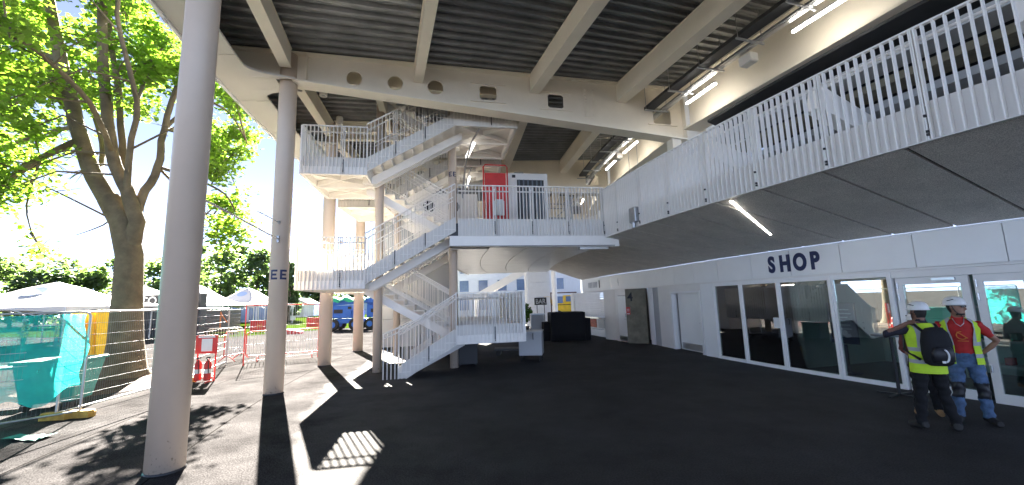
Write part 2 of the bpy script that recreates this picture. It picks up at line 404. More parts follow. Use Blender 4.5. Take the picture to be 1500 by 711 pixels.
# tie rod between the first two columns
c1, c2 = NEARCOL[0], NEARCOL[1]
t = thing('tie_rod', c1+Vector((0, 0, 3.5)), 'thin grey rod strung level between the two nearest columns', 'rod')
dd = (c2-c1).normalized()
b = MB(); b.tube([c1+dd*.2+Vector((0, 0, 3.55)), c2-dd*.2+Vector((0, 0, 3.55))], .018, 8); b.obj('rod', 'galv', t)
b = MB(); b.box(c2-dd*.225+Vector((0, 0, 3.55)), (.05, .05, .16)); b.box(c1+dd*.225+Vector((0, 0, 3.55)), (.05, .05, .16)); b.obj('bracket', 'galv', t)
t = thing('cable_bracket', c2+Vector((0, 0, 3.95)), 'short thin arm sticking out of the lettered column above the rod', 'bracket')
b = MB(); b.tube([c2-dd*.2+Vector((0, 0, 3.95)), c2-dd*1.0+Vector((-.1, -.25, 4.0))], .012, 8); b.obj('arm', 'galv', t)
b = MB(); b.lathe(c2-dd*.22+Vector((0, 0, 3.92)), [(.02, 0), (.03, .01), (.03, .06), (.02, .07)], 10); b.obj('boss', 'galv', t)

# ------------------------------------------------------------------ canopy roof
ZT = 8.38
def zb(R): return 7.62 - .081*(49.2-R)
roof = thing('canopy_roof', pt(45, 192.8, 0), 'cream steel beams and dark ribbed metal deck roofing the concourse', 'roof')
MAINS = [202.9, 192.8, 182.9, 173.2]
def main_beam(a):
    uu = -Vector((cos(radians(a)), sin(radians(a)), 0)); tv = Vector((sin(radians(a)), -cos(radians(a)), 0))
    def P(R, o, z): q = pt(R, a, z); return q+tv*o
    holes = [(47.76, 7.86, .20, 'c'), (46.72, 7.83, .20, 'c'), (45.66, 7.80, .21, 'c'), (44.2, 7.76, .24, 's'), (42.2, 7.68, .24, 's'), (38.75, 7.45, .30, 's')]
    hw = .013; b = MB(); edges = []
    R0, R1 = 36.6, 49.34
    cuts = sorted([(h[0]-.34, h[0]+.34, h) for h in holes])
    cur = R0
    def quad(Ra, Rb_):
        for o in (-hw, hw):
            b.add([P(Ra, o, zb(Ra)), P(Rb_, o, zb(Rb_)), P(Rb_, o, ZT-.03), P(Ra, o, ZT-.03)], [(0, 1, 2, 3)])
    for Ra, Rb_, h in cuts:
        if Ra > cur: quad(cur, Ra)
        n = 24; Rh, zh, rr, k = h
        inner = []; outer = []
        for i in range(n):
            th = 2*pi*(i+.5)/n; c, s_ = cos(th), sin(th)
            if k == 'c': inner.append((Rh+rr*c, zh+rr*s_))
            else:
                q = rr/max(abs(c), abs(s_)); inner.append((Rh+q*c, zh+q*s_*.85))
            # ray to the cell rectangle
            best = 1e9
            if c > 1e-6: best = min(best, .34/c)
            if c < -1e-6: best = min(best, -.34/c)
            if s_ > 1e-6: best = min(best, (ZT-.03-zh)/s_)
            if s_ < -1e-6:
                # bottom edge is sloped: solve zh+t*s = zb(Rh+t*c)
                tt = (zb(Rh)-zh)/(s_-.081*c); 
                if tt > 0: best = min(best, tt)
            outer.append((Rh+best*c, zh+best*s_))
        for o in (-hw, hw):
            b.add([P(x, o, z) for x, z in inner]+[P(x, o, z) for x, z in outer], [(i, (i+1) % n, n+(i+1) % n, n+i) for i in range(n)])
            cor = [(Ra, zb(Ra)), (Rb_, zb(Rb_)), (Rb_, ZT-.03), (Ra, ZT-.03)]
            for cx, cz in cor:    # corner fill
                js = sorted(range(n), key=lambda i: hypot(outer[i][0]-cx, outer[i][1]-cz))[:2]
                b.add([P(cx, o, cz)]+[P(*((outer[j][0],)+(o,)+(outer[j][1],))) for j in js], [(0, 1, 2)])
        b.add([P(x, -hw, z) for x, z in inner]+[P(x, hw, z) for x, z in inner], [(i, (i+1) % n, n+(i+1) % n, n+i) for i in range(n)])
        cur = Rb_
    quad(cur, R1)
    # cantilever tip beyond the column, its underside rising to the gutter
    for o in (-hw, hw):
        b.add([P(49.5, o, 7.64), P(50.0, o, 7.66), P(50.6, o, 8.1), P(50.6, o, ZT-.03), P(49.5, o, ZT-.03)], [(0, 1, 2, 3, 4)])
    # flanges
    for (Ra, Rb_, w, z0f, z1f) in ((R0, 50.6, .36, lambda R: ZT-.03, lambda R: ZT), (R0, 49.2, .44, lambda R: zb(R)-.045, lambda R: zb(R))):
        vs = [P(R, o, zf(R)) for R in (Ra, Rb_) for o in (-w/2, w/2) for zf in (z0f, z1f)]
        b.add(vs, [(0, 1, 3, 2), (4, 6, 7, 5), (0, 2, 6, 4), (1, 5, 7, 3), (0, 4, 5, 1), (2, 3, 7, 6)])
    mbm = b.obj('main_beam', 'cream_steel', roof, recalc=False)
    # stiffeners, reinforcement bars round the square holes
    s = MB()
    for R in (48.9, 37.35, 38.05):
        for sg in (-1, 1):
            s.prism([P(R-.012, sg*hw, zb(R)), P(R-.012, sg*.2, zb(R)), P(R-.012, sg*.17, ZT-.03), P(R-.012, sg*hw, ZT-.03)], uu*-.02)
    s.obj('stiffener', 'cream_steel', mbm)
    s = MB()
    for Rh, zh, rr, k in holes:
        if k == 's':
            for dz in (-.27, .27):
                for sg in (-1, 1): s.bar(P(Rh-.5, sg*.035, zh+dz), P(Rh+.5, sg*.035, zh+dz), .04, .03)
    s.obj('hole_stiffener', 'cream_steel', mbm)
    # bolted splice
    s = MB()
    for sg in (-1, 1):
        s.box(P(41.15, sg*(hw+.009), 7.72), (.36, .016, .95), rz=radians(a-180))
    s.obj('splice_plate', 'cream_steel', mbm)
    s = MB()
    for sg in (-1, 1):
        for i in range(9):
            for R in (41.03, 41.27): s.lathe_at = None; c = P(R, sg*(hw+.03), 7.32+i*.1); s.box(c, (.05, .03, .05), rz=radians(a-180))
        for i in range(12): s.box(P(40.5+i*.12, sg*.13, ZT-.05), (.045, .045, .03), rz=radians(a-180))
    s.obj('bolts', 'cream_steel', mbm, kind='stuff')
for a in MAINS: main_beam(a)
PUR = [(49.34, .26, 7.86), (46.12, .24, 7.88), (42.85, .30, 7.86), (40.12, .32, 7.80)]
OPEN = [(192.0, 188.2), (187.3, 183.6)]        # stair wells (angles high, low)
def purlin(R, w, z0, aa, ab, nm='purlin', m='cream_steel'):
    p, q = pt(R, aa), pt(R, ab); d = (q-p).normalized(); p = p+d*.03; q = q-d*.03
    b = MB(); up = Vector((0, 0, 1))
    b.bar(p+up*(z0+.015), q+up*(z0+.015), w, .03)
    b.bar(p+up*((z0+ZT)/2), q+up*((z0+ZT)/2), w-.03, ZT-z0-.062)
    b.bar(p+up*(ZT-.016), q+up*(ZT-.016), w, .03)
    b.obj(nm, m, roof)
for i in range(3):
    hi, lo = MAINS[i], MAINS[i+1]
    for k, (R, w, z0) in enumerate(PUR):
        if k == 0:
            mid = [x for x in COLA if lo+1 < x < hi-1]
            pts_ = [hi]+mid+[lo]
            for x, y in zip(pts_, pts_[1:]): purlin(R, w, z0, x-.28, y+.28)
        elif k == 1 and i == 1:
            purlin(R, w, z0, hi, 192.1); purlin(R, w, z0, 188.1, 187.4); purlin(R, w, z0, 183.5, lo)
        else: purlin(R, w, z0, hi, lo)
def radial_beam(a, Ra, Rb_, w, z0, nm='trimmer_beam'):
    p, q = pt(Ra, a), pt(Rb_, a); b = MB(); up = Vector((0, 0, 1))
    b.bar(p+up*(z0+.012), q+up*(z0+.012), w, .025); b.bar(p+up*((z0+ZT)/2), q+up*((z0+ZT)/2), .03, ZT-z0-.05); b.bar(p+up*(ZT-.014), q+up*(ZT-.014), w, .025)
    b.obj(nm, 'cream_steel', roof)
for a in (192.05, 188.15, 187.35, 183.55): radial_beam(a, 49.15, 43.05, .2, 7.98)
# corrugated deck sheets
def deck(Ra, Rb_, hi, lo):
    L = radians(hi-lo)*45; n = max(1, round(L/.29)); b = MB()
    prof = [(0, 0), (.30, 0), (.40, .075), (.60, .075), (.62, .063), (.68, .063), (.70, .075), (.90, .075)]
    angs = []; zs = []
    for i in range(n):
        for f, z in prof: angs.append(hi-(hi-lo)*(i+f)/n); zs.append(z)
    angs.append(lo); zs.append(0)
    vs = [pt(Ra, a, ZT+.006+z) for a, z in zip(angs, zs)]+[pt(Rb_, a, ZT+.006+z) for a, z in zip(angs, zs)]
    k = len(angs); b.add(vs, [(i, i+1, k+i+1, k+i) for i in range(k-1)])
    b.obj('deck_sheet', 'deck_metal', roof, recalc=False)
RB = [50.9, 49.34, 46.12, 42.85, 40.12, 36.4]
for j in range(5):
    for i in range(3):
        hi, lo = MAINS[i], MAINS[i+1]
        if j in (1, 2) and i == 1:
            for x, y in ((hi, 192.05), (188.15, 187.35), (183.55, lo)): deck(RB[j+1]+.004, RB[j]-.004, x, y)
            if j == 1:
                for x, y in ((192.05, 188.15), (187.35, 183.55)): deck(47.3, RB[j]-.004, x, y)
        else: deck(RB[j+1]+.004, RB[j]-.004, hi-.01, lo+.01)
    deck(RB[j+1]+.004, RB[j]-.004, 212, MAINS[0]+.01); deck(RB[j+1]+.004, RB[j]-.004, MAINS[3]-.01, 151)  # far end of the roof added to shade the kiosk
# unseen slab added over the deck to block sun and sky
b = MB()
def ring_slab(b, Ra, Rb_, hi, lo, z0, z1, step=1.0):
    n = max(1, int((hi-lo)/step)); rr = []
    for i in range(n+1):
        a = hi-(hi-lo)*i/n; rr.append([pt(Ra, a, z0), pt(Rb_, a, z0), pt(Rb_, a, z1), pt(Ra, a, z1)])
    b.loft(rr, smooth=False, caps=True)
for x, y in ((212, 192.1), (188.1, 187.4), (183.5, 150)): ring_slab(b, 42.9, 49.0, x, y, ZT+.09, ZT+.3)
ring_slab(b, 36.2, 42.895, 212, 150, ZT+.09, ZT+.3); ring_slab(b, 49.005, 50.95, 212, 150, ZT+.09, ZT+.3)
for x, y in ((192.1, 188.1), (187.4, 183.5)): ring_slab(b, 47.25, 49.0, x-.002, y+.002, ZT+.092, ZT+.3)
b.obj('sun_block_slab', 'wall_grey', roof)
for x, y in ((192.1, 188.1), (187.4, 183.5)):  # enclosure added above the stair openings to keep sunlight out
    b = MB(); ring_slab(b, 42.7, 47.5, x+.2, y-.2, 11.2, 11.35); b.obj('sun_block_lid', 'wall_white', roof)
    for (ra, rb, xa, ya) in ((47.3, 47.45, x, y), (42.75, 42.9, x, y), (42.9, 47.3, x, x-.15), (42.9, 47.3, y+.15, y)):
        b = MB(); ring_slab(b, ra, rb, xa, ya, ZT+.31, 11.19); b.obj('sun_block_wall', 'far_wall', roof)
    p, q = pt(47.3, x), pt(47.3, y); b = MB(); b.bar(p+Vector((0, 0, 8.18)), q+Vector((0, 0, 8.18)), .2, .38); b.obj('trimmer_beam', 'cream_steel', roof)
# outer soffit shell with rounded slots between the columns
ALLC = COLA+[203.0, 208, 173.4, 168.5]
def Rin(a):
    d = min(abs(a-c) for c in ALLC)
    if d < .42: return 49.56 if d < .3 else 49.1
    x = min(1, (d-.42)/.5)
    return 49.1+1.0*sqrt(max(0, 1-(1-x)**2))
def shell(hi, lo):
    n = int((hi-lo)/.08)
    for lo_r, hi_r, nm in ((None, 50.42, 'soffit_panel'), (50.435, 50.86, 'soffit_panel')):
        b = MB(); rr = []
        for i in range(n+1):
            a = hi-(hi-lo)*i/n; ra = Rin(a) if lo_r is None else lo_r
            rr.append([pt(ra, a, 7.56), pt(hi_r, a, 7.52), pt(hi_r, a, 7.57), pt(ra, a, 7.61)])
        b.loft(rr, smooth=False, caps=True); b.obj(nm, 'soffit_shell', roof)
    b = MB(); rr = []
    for i in range(n//4+1):
        a = hi-(hi-lo)*i/(n//4)
        rr.append([pt(50.862, a, 7.47), pt(50.93, a, 7.47), pt(50.96, a, 8.75), pt(50.90, a, 8.75)])
    b.loft(rr, smooth=False, caps=True); b.obj('edge_fascia', 'fascia', roof)
ang = 209.0
while ang > 152:
    shell(ang, ang-2.46); ang -= 2.48
b = MB()
a = 209.0
while a > 172:
    b.box(pt(50.9, a+1.24, 7.462), (.05, .14, .02), rz=radians(a)); a -= 1.24
b.obj('gutter_clips', 'steel_bright', roof, kind='stuff')
# small round downlights under the outer bay
def downlight(p, lab_):
    t = thing('downlight', p, lab_, 'ceiling light', 'round downlights')
    b = MB(); b.lathe(p, [(.01, 0), (.10, 0), (.11, -.02), (.11, -.26), (.085, -.26), (.08, -.2)], 20); b.obj('can', 'white_steel', t)
    b = MB(); b.lathe(p, [(.005, -.21), (.075, -.21)], 20); b.obj('lens', 'steel_bright', t)
downlight(pt(49.0, 196.2, ZT), 'small round can light on the deck in front of the lettered column')
downlight(pt(48.9, 190.9, ZT), 'small round can light on the deck above the uppermost left landing')
downlight(pt(48.9, 188.6, ZT), 'small round can light on the deck over the far stair columns')

# inner girder, cable tray, strip lights
b = MB()
for i in range(3):
    hi, lo = MAINS[i], MAINS[i+1]
    p, q = pt(37.95, hi), pt(37.95, lo); d = (q-p).normalized(); p = p+d*.25; q = q-d*.25; up = Vector((0, 0, 1)); nrm = d.cross(up)
    g = MB(); g.bar(p+up*6.97, q+up*6.97, .62, .05); g.bar(p+up*7.645, q+up*7.645, .05, 1.28); g.bar(p+up*8.32, q+up*8.32, .5, .05)
    g.obj('edge_girder', 'cream_steel', roof)
def arc_bar(R, hi, lo, z, w, h, step=1.2):
    b = MB(); n = max(1, int((hi-lo)/step)); rr = []
    for i in range(n+1):
        a = hi-(hi-lo)*i/n; rr.append([pt(R-w/2, a, z), pt(R+w/2, a, z), pt(R+w/2, a, z+h), pt(R-w/2, a, z+h)])
    b.loft(rr, smooth=False, caps=True); return b
tray = thing('cable_tray', pt(39.0, 197, 7.6), 'dark cable tray slung below the deck beside the cream girder', 'cable tray')
b = MB()
for R, w, z, h in ((39.2, .30, 7.62, .02), (39.06, .015, 7.64, .07), (39.34, .015, 7.64, .07)):
    x = arc_bar(R, 206, 174, z, w, h); b.add(x.v, x.f)
b.obj('tray', 'dark_metal', tray)
x = arc_bar(39.2, 206, 174, 7.645, .2, .05); x.obj('cables', 'black', tray)
x = arc_bar(38.9, 206, 174, 7.55, .06, .05); x.obj('conduit', 'galv', tray)
x = arc_bar(38.75, 206, 174, 7.58, .12, .03); x.obj('rail', 'steel_bright', tray)
b = MB(); a = 205
while a > 174:
    b = MB(); b.bar(pt(38.65, a, 7.53), pt(39.45, a, 7.53), .04, .04); b.bar(pt(39.4, a, 7.55), pt(39.4, a, ZT), .012, .012); b.bar(pt(38.7, a, 7.55), pt(38.7, a, ZT), .012, .012); a -= 1.7
    b.obj('hanger', 'galv', tray)
k = 0
for a in (199.9, 195.0, 189.0, 186.0, 179.6, 176.5):
    t = thing('strip_light', pt(38.52, a, 7.5), 'white tube light hung along the cable tray under the roof deck', 'strip light', 'strip lights along the cable tray')
    p, q = pt(38.52, a+.85, 7.5), pt(38.52, a-.85, 7.5)
    b = MB(); b.bar(p, q, .07, .05); b.obj('housing', 'white_steel', t)
    b = MB(); b.bar(p+Vector((0, 0, -.045)), q+Vector((0, 0, -.045)), .06, .035); b.obj('tube', 'lamp', t)
for a, lb in ((197.5, 'white box on the cable tray between two tube lights'), (187.6, 'white box on the cable tray above the green exit sign')):
    t = thing('junction_box', pt(38.6, a, 7.4), lb, 'electrical box')
    b = MB(); b.box(pt(38.6, a, 7.44), (.24, .34, .2), rz=radians(a)); b.obj('box', 'white_steel', t, bevel=.02)
    b = MB(); b.box(pt(38.6, a, 7.327), (.2, .3, .02), rz=radians(a)); b.obj('cover', 'paper', t)

# ------------------------------------------------------------------ stand building: ground floor front, soffit, upper walkway
ZL1 = 4.17
RR = 40.6
st = thing('stadium_stand', pt(37, 195, 0), 'white fronted stadium stand with shop glazing and dark sloping soffit', 'building')
A_HI, A_LO = 206.0, 173.8
# soffit boards
a = 205.42
while a > 174.5:
    a2 = a-1.42; g = .034
    b = MB(); n = 3; rr = []
    for i in range(n+1):
        x = a-g-(1.42-2*g)*i/n
        rr.append([pt(RR-.05, x, 3.738), pt(Rf(x)+.06, x, 3.03), pt(Rf(x)+.06, x, 3.07), pt(RR-.05, x, 3.778)])
    b.loft(rr, smooth=False, caps=True); b.obj('soffit_panel', 'soffit_board', st)
    a = a2
b = MB(); rr = []
for i in range(34):
    x = A_HI-(A_HI-A_LO)*i/33; rr.append([pt(RR-.06, x, 3.79), pt(Rf(x), x, 3.085), pt(Rf(x), x, 3.10), pt(RR-.06, x, 3.805)])
b.loft(rr, smooth=False, caps=True); b.obj('soffit_backing', 'black', st)
# fascia panels
a = 205.9
k = 0
while a > A_LO+.3:
    wd = 1.86 if k % 3 else 2.05; k += 1; a2 = max(A_LO, a-wd); b = MB(); rr = []
    for i in range(4):
        x = a-.012-(a-a2-.024)*i/3; R = Rf(x); rr.append([pt(R-.05, x, 2.35), pt(R, x, 2.35), pt(R, x, 3.0), pt(R-.05, x, 3.0)])
    b.loft(rr, smooth=False, caps=True); b.obj('fascia_panel', 'fascia', st); a = a2
x = MB(); rr = []
for i in range(40):
    q = A_HI-(A_HI-A_LO)*i/39; R = Rf(q); rr.append([pt(R-.02, q, 3.003), pt(R+.035, q, 3.003), pt(R+.035, q, 3.028), pt(R-.02, q, 3.028)])
x.loft(rr, smooth=False, caps=True); x.obj('fascia_trim', 'fascia', st)
b = MB(); rr = []
for i in range(40):
    q = A_HI-(A_HI-A_LO)*i/39; R = Rf(q); rr.append([pt(R-.8, q, 2.30), pt(R-.052, q, 2.30), pt(R-.052, q, 3.0), pt(R-.8, q, 3.0)])
b.loft(rr, smooth=False, caps=True); b.obj('lintel', 'wall_white', st)
b = MB(); ring_slab(b, 33.0, RR-.06, A_HI, 174, ZL1-.2, ZL1); b.obj('walkway_floor', 'wall_grey', st)
# glazing: sill, head, mullions, panes
MUL = [191.84, 193.58, 195.52, 197.6, 199.41]
RG = 37.0
sill = MB(); 
def seg(R, a0, a1, z0, z1, th, nm, m, parent, label=None, gap=0.0):
    p, q = pt(R, a0), pt(R, a1); d = (q-p).normalized(); p = p+d*gap; q = q-d*gap; b = MB()
    b.bar(p+Vector((0, 0, (z0+z1)/2)), q+Vector((0, 0, (z0+z1)/2)), th, z1-z0); return b.obj(nm, m, parent, label=label)
for i in range(4):
    a0, a1 = MUL[i], MUL[i+1]
    p, q = pt(RG, a0), pt(RG, a1); d = (q-p).normalized()
    f = MB()
    for z0, z1 in ((.0, .085), (2.20, 2.296)): f.bar(p+d*.032+Vector((0, 0, (z0+z1)/2)), q-d*.032+Vector((0, 0, (z0+z1)/2)), .09, z1-z0)
    for e in (p+d*.047, q-d*.047): f.bar(e+Vector((0, 0, .085)), e+Vector((0, 0, 2.20)), .03, .07, up=(-d.y, d.x, 0))
    w = f.obj('shop_window', 'fascia', st)
    f = MB(); f.bar(p+d*.064+Vector((0, 0, 1.143)), q-d*.064+Vector((0, 0, 1.143)), .012, 2.11); f.obj('pane', 'glass', w)
for a0 in MUL:
    f = MB(); f.box(pt(RG, a0, 1.149), (.11, .05, 2.294), rz=radians(a0)); f.obj('mullion', 'fascia', st)
def glazed_door(a0, a1, nm, closer):
    p, q = pt(RG-.03, a0), pt(RG-.03, a1); d = (q-p).normalized(); L = (q-p).length; n_ = Vector((-d.y, d.x, 0)); up = Vector((0, 0, 1))
    if n_.dot(pt(45, a0)-p) < 0: n_ = -n_
    f = MB(); 
    for z0, z1 in ((.0, .16), (2.03, 2.16)): f.bar(p+d*.11+up*(z0+z1)/2, q-d*.11+up*(z0+z1)/2, .06, z1-z0)
    for e in (p+d*.055, q-d*.055): f.bar(e+up*.0, e+up*2.16, .11, .06, up=n_)
    dr = f.obj('glazed_door', 'wall_white', st)
    f = MB(); f.bar(p+d*.112+up*1.095, q-d*.112+up*1.095, .014, 1.868); f.obj('pane', 'glass', dr)
    f = MB()
    for z in (1.95, 1.72, .5): f.tube([p+d*.03+n_*.045+up*z, p+d*.03+n_*.045+up*(z+.12)], .014, 8)
    f.obj('hinge', 'steel_bright', dr)
    f = MB(); f.bar(p+d*(L*.55)+n_*.05+up*2.11, p+d*(L*.85)+n_*.05+up*2.11, .05, .045); f.obj('door_closer', 'steel_bright', dr)
    f = MB(); h = q-d*.06+n_*.06; f.tube([h+up*.85, h+up*1.25], .014, 8); f.obj('handle', 'steel_bright', dr)
f = MB(); f.bar(pt(RG, 199.46, 2.23), pt(RG, 205, 2.23), .1, .13); f.obj('door_head', 'wall_white', st)
glazed_door(199.5, 201.15, 'a', 1); glazed_door(201.25, 202.95, 'b', 1); glazed_door(203.05, 204.9, 'c', 1)
# shop interior
b = MB(); rr = []
for i in range(9):
    q = 205.4-(205.4-191.0)*i/8; rr.append([pt(33.6, q, .0), pt(33.7, q, .0), pt(33.7, q, 2.6), pt(33.6, q, 2.6)])
b.loft(rr, smooth=False, caps=True); b.obj('shop_back_wall', 'interior', st)
b = MB(); ring_slab(b, 33.75, 36.2, 205.4, 191, 2.5, 2.56); b.obj('shop_ceiling', 'interior_dark', st)
for q in (191.0, 195.6, 205.5):
    b = MB(); b.bar(pt(33.75, q, 1.25), pt(36.9 if q != 195.6 else 36.5, q, 1.25), .1, 2.48); b.obj('shop_partition', 'interior', st)
b = MB(); ring_slab(b, 33.75, 36.93, 205.3, 191.1, .006, .02); b.obj('shop_floor', 'interior_dark', st)
# white side wall, doors and pier left of the shop
def face_box(p, q, z0, z1, depth, m, nm, parent, bevel=0):
    p = Vector((p[0], p[1], 0)); q = Vector((q[0], q[1], 0)); d = (q-p).normalized(); n_ = Vector((-d.y, d.x, 0))
    if n_.y < 0 and abs(n_.y) > abs(n_.x): n_ = -n_
    elif abs(n_.x) >= abs(n_.y) and n_.x < 0: n_ = -n_
    c = (p+q)/2+n_*depth/2; b = MB(); b.box(c+Vector((0, 0, (z0+z1)/2)), ((q-p).length, depth, z1-z0), rz=atan2(d.y, d.x)); return b.obj(nm, m, parent, bevel=bevel)
def P2(R, a): v = pt(R, a); return (v.x, v.y)
face_box(P2(37.02, 191.78), P2(37.06, 190.95), 0, 2.298, .3, 'fascia', 'pilaster', st)
face_box(P2(36.98, 190.94), P2(36.98, 190.72), 0, 2.298, .3, 'wall_white', 'wall', st)
face_box(P2(36.98, 187.82), P2(37.0, 186.35), 0, 2.298, .3, 'wall_white', 'wall', st)
face_box(P2(36.98, 190.71), P2(36.98, 187.83), 2.10, 2.298, .3, 'wall_white', 'wall', st)
# service door in its recess
def leaf(p, q, z1, nm, parent, kick=True, m='fascia', label=None):
    p = Vector((p[0], p[1], 0)); q = Vector((q[0], q[1], 0)); d = (q-p).normalized(); L = (q-p).length; n_ = Vector((-d.y, d.x, 0))
    if n_.dot(Vector((OX, OY, 0))-p) > 0: n_ = -n_            # outward
    b = MB(); b.box((p+q)/2+Vector((0, 0, z1/2+.01)), (L, .045, z1-.02), rz=atan2(d.y, d.x)); dr = b.obj('service_door', m, parent, label=label)
    if kick:
        b = MB(); b.box((p+q)/2+n_*.028+Vector((0, 0, .16)), (L*.9, .008, .22), rz=atan2(d.y, d.x)); b.obj('kick_plate', 'steel_bright', dr)
    h = p+d*(L*.12)+n_*.05 if True else q
    b = MB(); b.tube([h+Vector((0, 0, 1.0)), h+d*.13+Vector((0, 0, 1.0))], .012, 8); b.tube([h-n_*.03+Vector((0, 0, 1.0)), h+Vector((0, 0, 1.0))], .012, 8); b.lathe(h-n_*.02+Vector((0, 0, 1.1)), [(.005, 0), (.03, 0), (.03, .05), (.005, .05)], 10)
    b.obj('handle', 'steel_bright', dr)
    b = MB(); b.box(p+d*(L*.15)+n_*.026+Vector((0, 0, 1.2)), (.06, .006, .09), rz=atan2(d.y, d.x)); b.obj('lock_plate', 'galv', dr)
    return dr
leaf(P2(36.8, 190.62), P2(36.8, 188.2), 2.02, 'door', st)
f = MB()
for a0 in (190.66, 187.95): f.box(pt(36.92, a0, 1.05), (.2, .1, 2.1), rz=radians(a0))
f.bar(pt(36.92, 190.58, 2.06), pt(36.92, 188.03, 2.06), .2, .07); f.obj('door_frame', 'fascia', st)
b = MB(); rr = []
for i in range(13):
    q = 190.9-(190.9-174)*i/12; rr.append([pt(36.4, q, 0), pt(36.3, q, 0), pt(36.3, q, 2.3), pt(36.4, q, 2.3)])
b.loft(rr, smooth=False, caps=True); b.obj('inner_wall', 'wall_white', st)
# concrete pier with the number 4
pa, pb = Vector((4.84, 17.95, 0)), Vector((5.60, 17.58, 0)); pd = (pb-pa).normalized(); pn = Vector((-pd.y, pd.x, 0))
pier = face_box(pa, pb, 0, 2.296, .55, 'concrete', 'concrete_pier', st)
text('numeral', '4', .52, 'black', frame_mtx(pa+pd*.2-pn*.004+Vector((0, 0, 1.78)), pd, (0, 0, 1)), pier, depth=.003, bold=.01, xs=.9)
b = MB(); b.box(pa+pd*.09-pn*.012+Vector((0, 0, 1.36)), (.17, .02, .32), rz=atan2(pd.y, pd.x)); sg = b.obj('safety_sign', 'red', pier)
b = MB()
for z in (1.43, 1.36, 1.26, 1.23): b.box(pa+pd*.09-pn*.024+Vector((0, 0, z)), (.11, .003, .022), rz=atan2(pd.y, pd.x))
b.obj('sign_lettering', 'paper', sg)
face_box((5.63, 17.3), (5.70, 17.02), 0, 2.296, .35, 'fascia', 'door_post', st)
face_box((5.72, 17.0), P2(37.0, 186.36), 0, 2.296, .3, 'wall_grey', 'wall', st)
leaf((4.90, 18.02), (4.72, 18.75), 2.0, 'door', st)
face_box((4.72, 18.80), (4.66, 19.05), 0, 2.296, .4, 'wall_white', 'wall', st)
face_box((4.92, 18.0), (4.66, 19.05), 2.03, 2.297, .36, 'wall_white', 'wall', st)
face_box((4.34, 19.97), (4.70, 19.2), 0, 2.294, .9, 'wall_white', 'pilaster', st)
# roller shutter kiosk
ka, kb = Vector((3.62, 24.45, 0)), Vector((4.52, 20.7, 0)); kd = (kb-ka).normalized(); kn = Vector((-kd.y, kd.x, 0))
if kn.x > 0: kn = -kn
n = 14
for i in range(n):
    z0 = 1.0+i*(1.28/n); b = MB(); b.box((ka+kb)/2+Vector((0, 0, z0+.042)), ((kb-ka).length, .03, 1.28/n-.008), rz=atan2(kd.y, kd.x)); b.obj('shutter_slat', 'far_wall', st)
b = MB(); b.box((ka+kb)/2+kn*.16+Vector((0, 0, .96)), ((kb-ka).length, .4, .05), rz=atan2(kd.y, kd.x)); b.obj('kiosk_counter', 'steel_bright', st)
b = MB(); b.box((ka+kb)/2+Vector((0, 0, .18)), ((kb-ka).length, .06, .34), rz=atan2(kd.y, kd.x)); b.obj('kiosk_plinth', 'fascia', st)
b = MB(); b.box((ka+kb)/2-kn*.02+Vector((0, 0, .65)), ((kb-ka).length, .03, .57), rz=atan2(kd.y, kd.x)); kp = b.obj('kiosk_front', 'fascia', st)
for i, m_ in enumerate(('picture_red', 'far_wall', 'picture_red', 'wall_grey')):
    c = ka+kd*(.5+i*.98); b = MB(); b.box(c+kn*.02+Vector((0, 0, .65)), (.75, .012, .42), rz=atan2(kd.y, kd.x)); b.obj('picture_panel', m_, kp)
b = MB(); b.box(ka-kd*.3-kn*.3+Vector((0, 0, 1.14)), (.5, .7, 2.28), rz=atan2(kd.y, kd.x)); b.obj('pilaster', 'wall_white', st)
# SHOP letters
for ch, aa in zip('SHOP', (195.40, 196.0, 196.62, 197.2)):
    o = pt(Rf(aa)+.004, aa, 2.49); xd = Vector((sin(radians(aa)), -cos(radians(aa)), 0))*-1
    text('letter', ch, .56, 'navy', frame_mtx(o, xd, (0, 0, 1)), st, depth=.012, bold=.026, xs=.74)
# faint lettering at the far end of the fascia
for i, ch in enumerate('FOOD & DRINK'[:0]): pass
lst = MB()
for aa in (176.0, 176.3, 176.55, 176.85, 177.2, 177.5, 177.8, 178.05): lst.box(pt(Rf(aa)+.004, aa, 2.66), (.008, .09, .3), rz=radians(aa))
lst.obj('far_lettering', 'navy', st, kind='stuff')
b = MB(); b.box(pt(Rf(178.6)+.006, 178.6, 2.67), (.012, .26, .4), rz=radians(178.6)); b.obj('fascia_emblem', 'black', st)
o = pt(Rf(182.0)+.004, 182.0, 2.5); text('letter', '4', .5, 'wall_grey', frame_mtx(o, Vector((sin(radians(182)), -cos(radians(182)), 0))*-1, (0, 0, 1)), st, depth=.004, xs=.6)
# lit slots in the soffit
for a0 in (198.68,):
    p = pt(40.45, a0, 3.0); q = pt(38.3, a0-1.5, 3.0)
    def zs_(R): return 3.03+(R-37.11)/(RR-.01-37.11)*.715
    p.z = zs_(40.45)-.008; q.z = zs_(38.35)-.008
    b = MB(); b.bar(p, q, .032, .012); b.obj('light_slot', 'lamp', st)
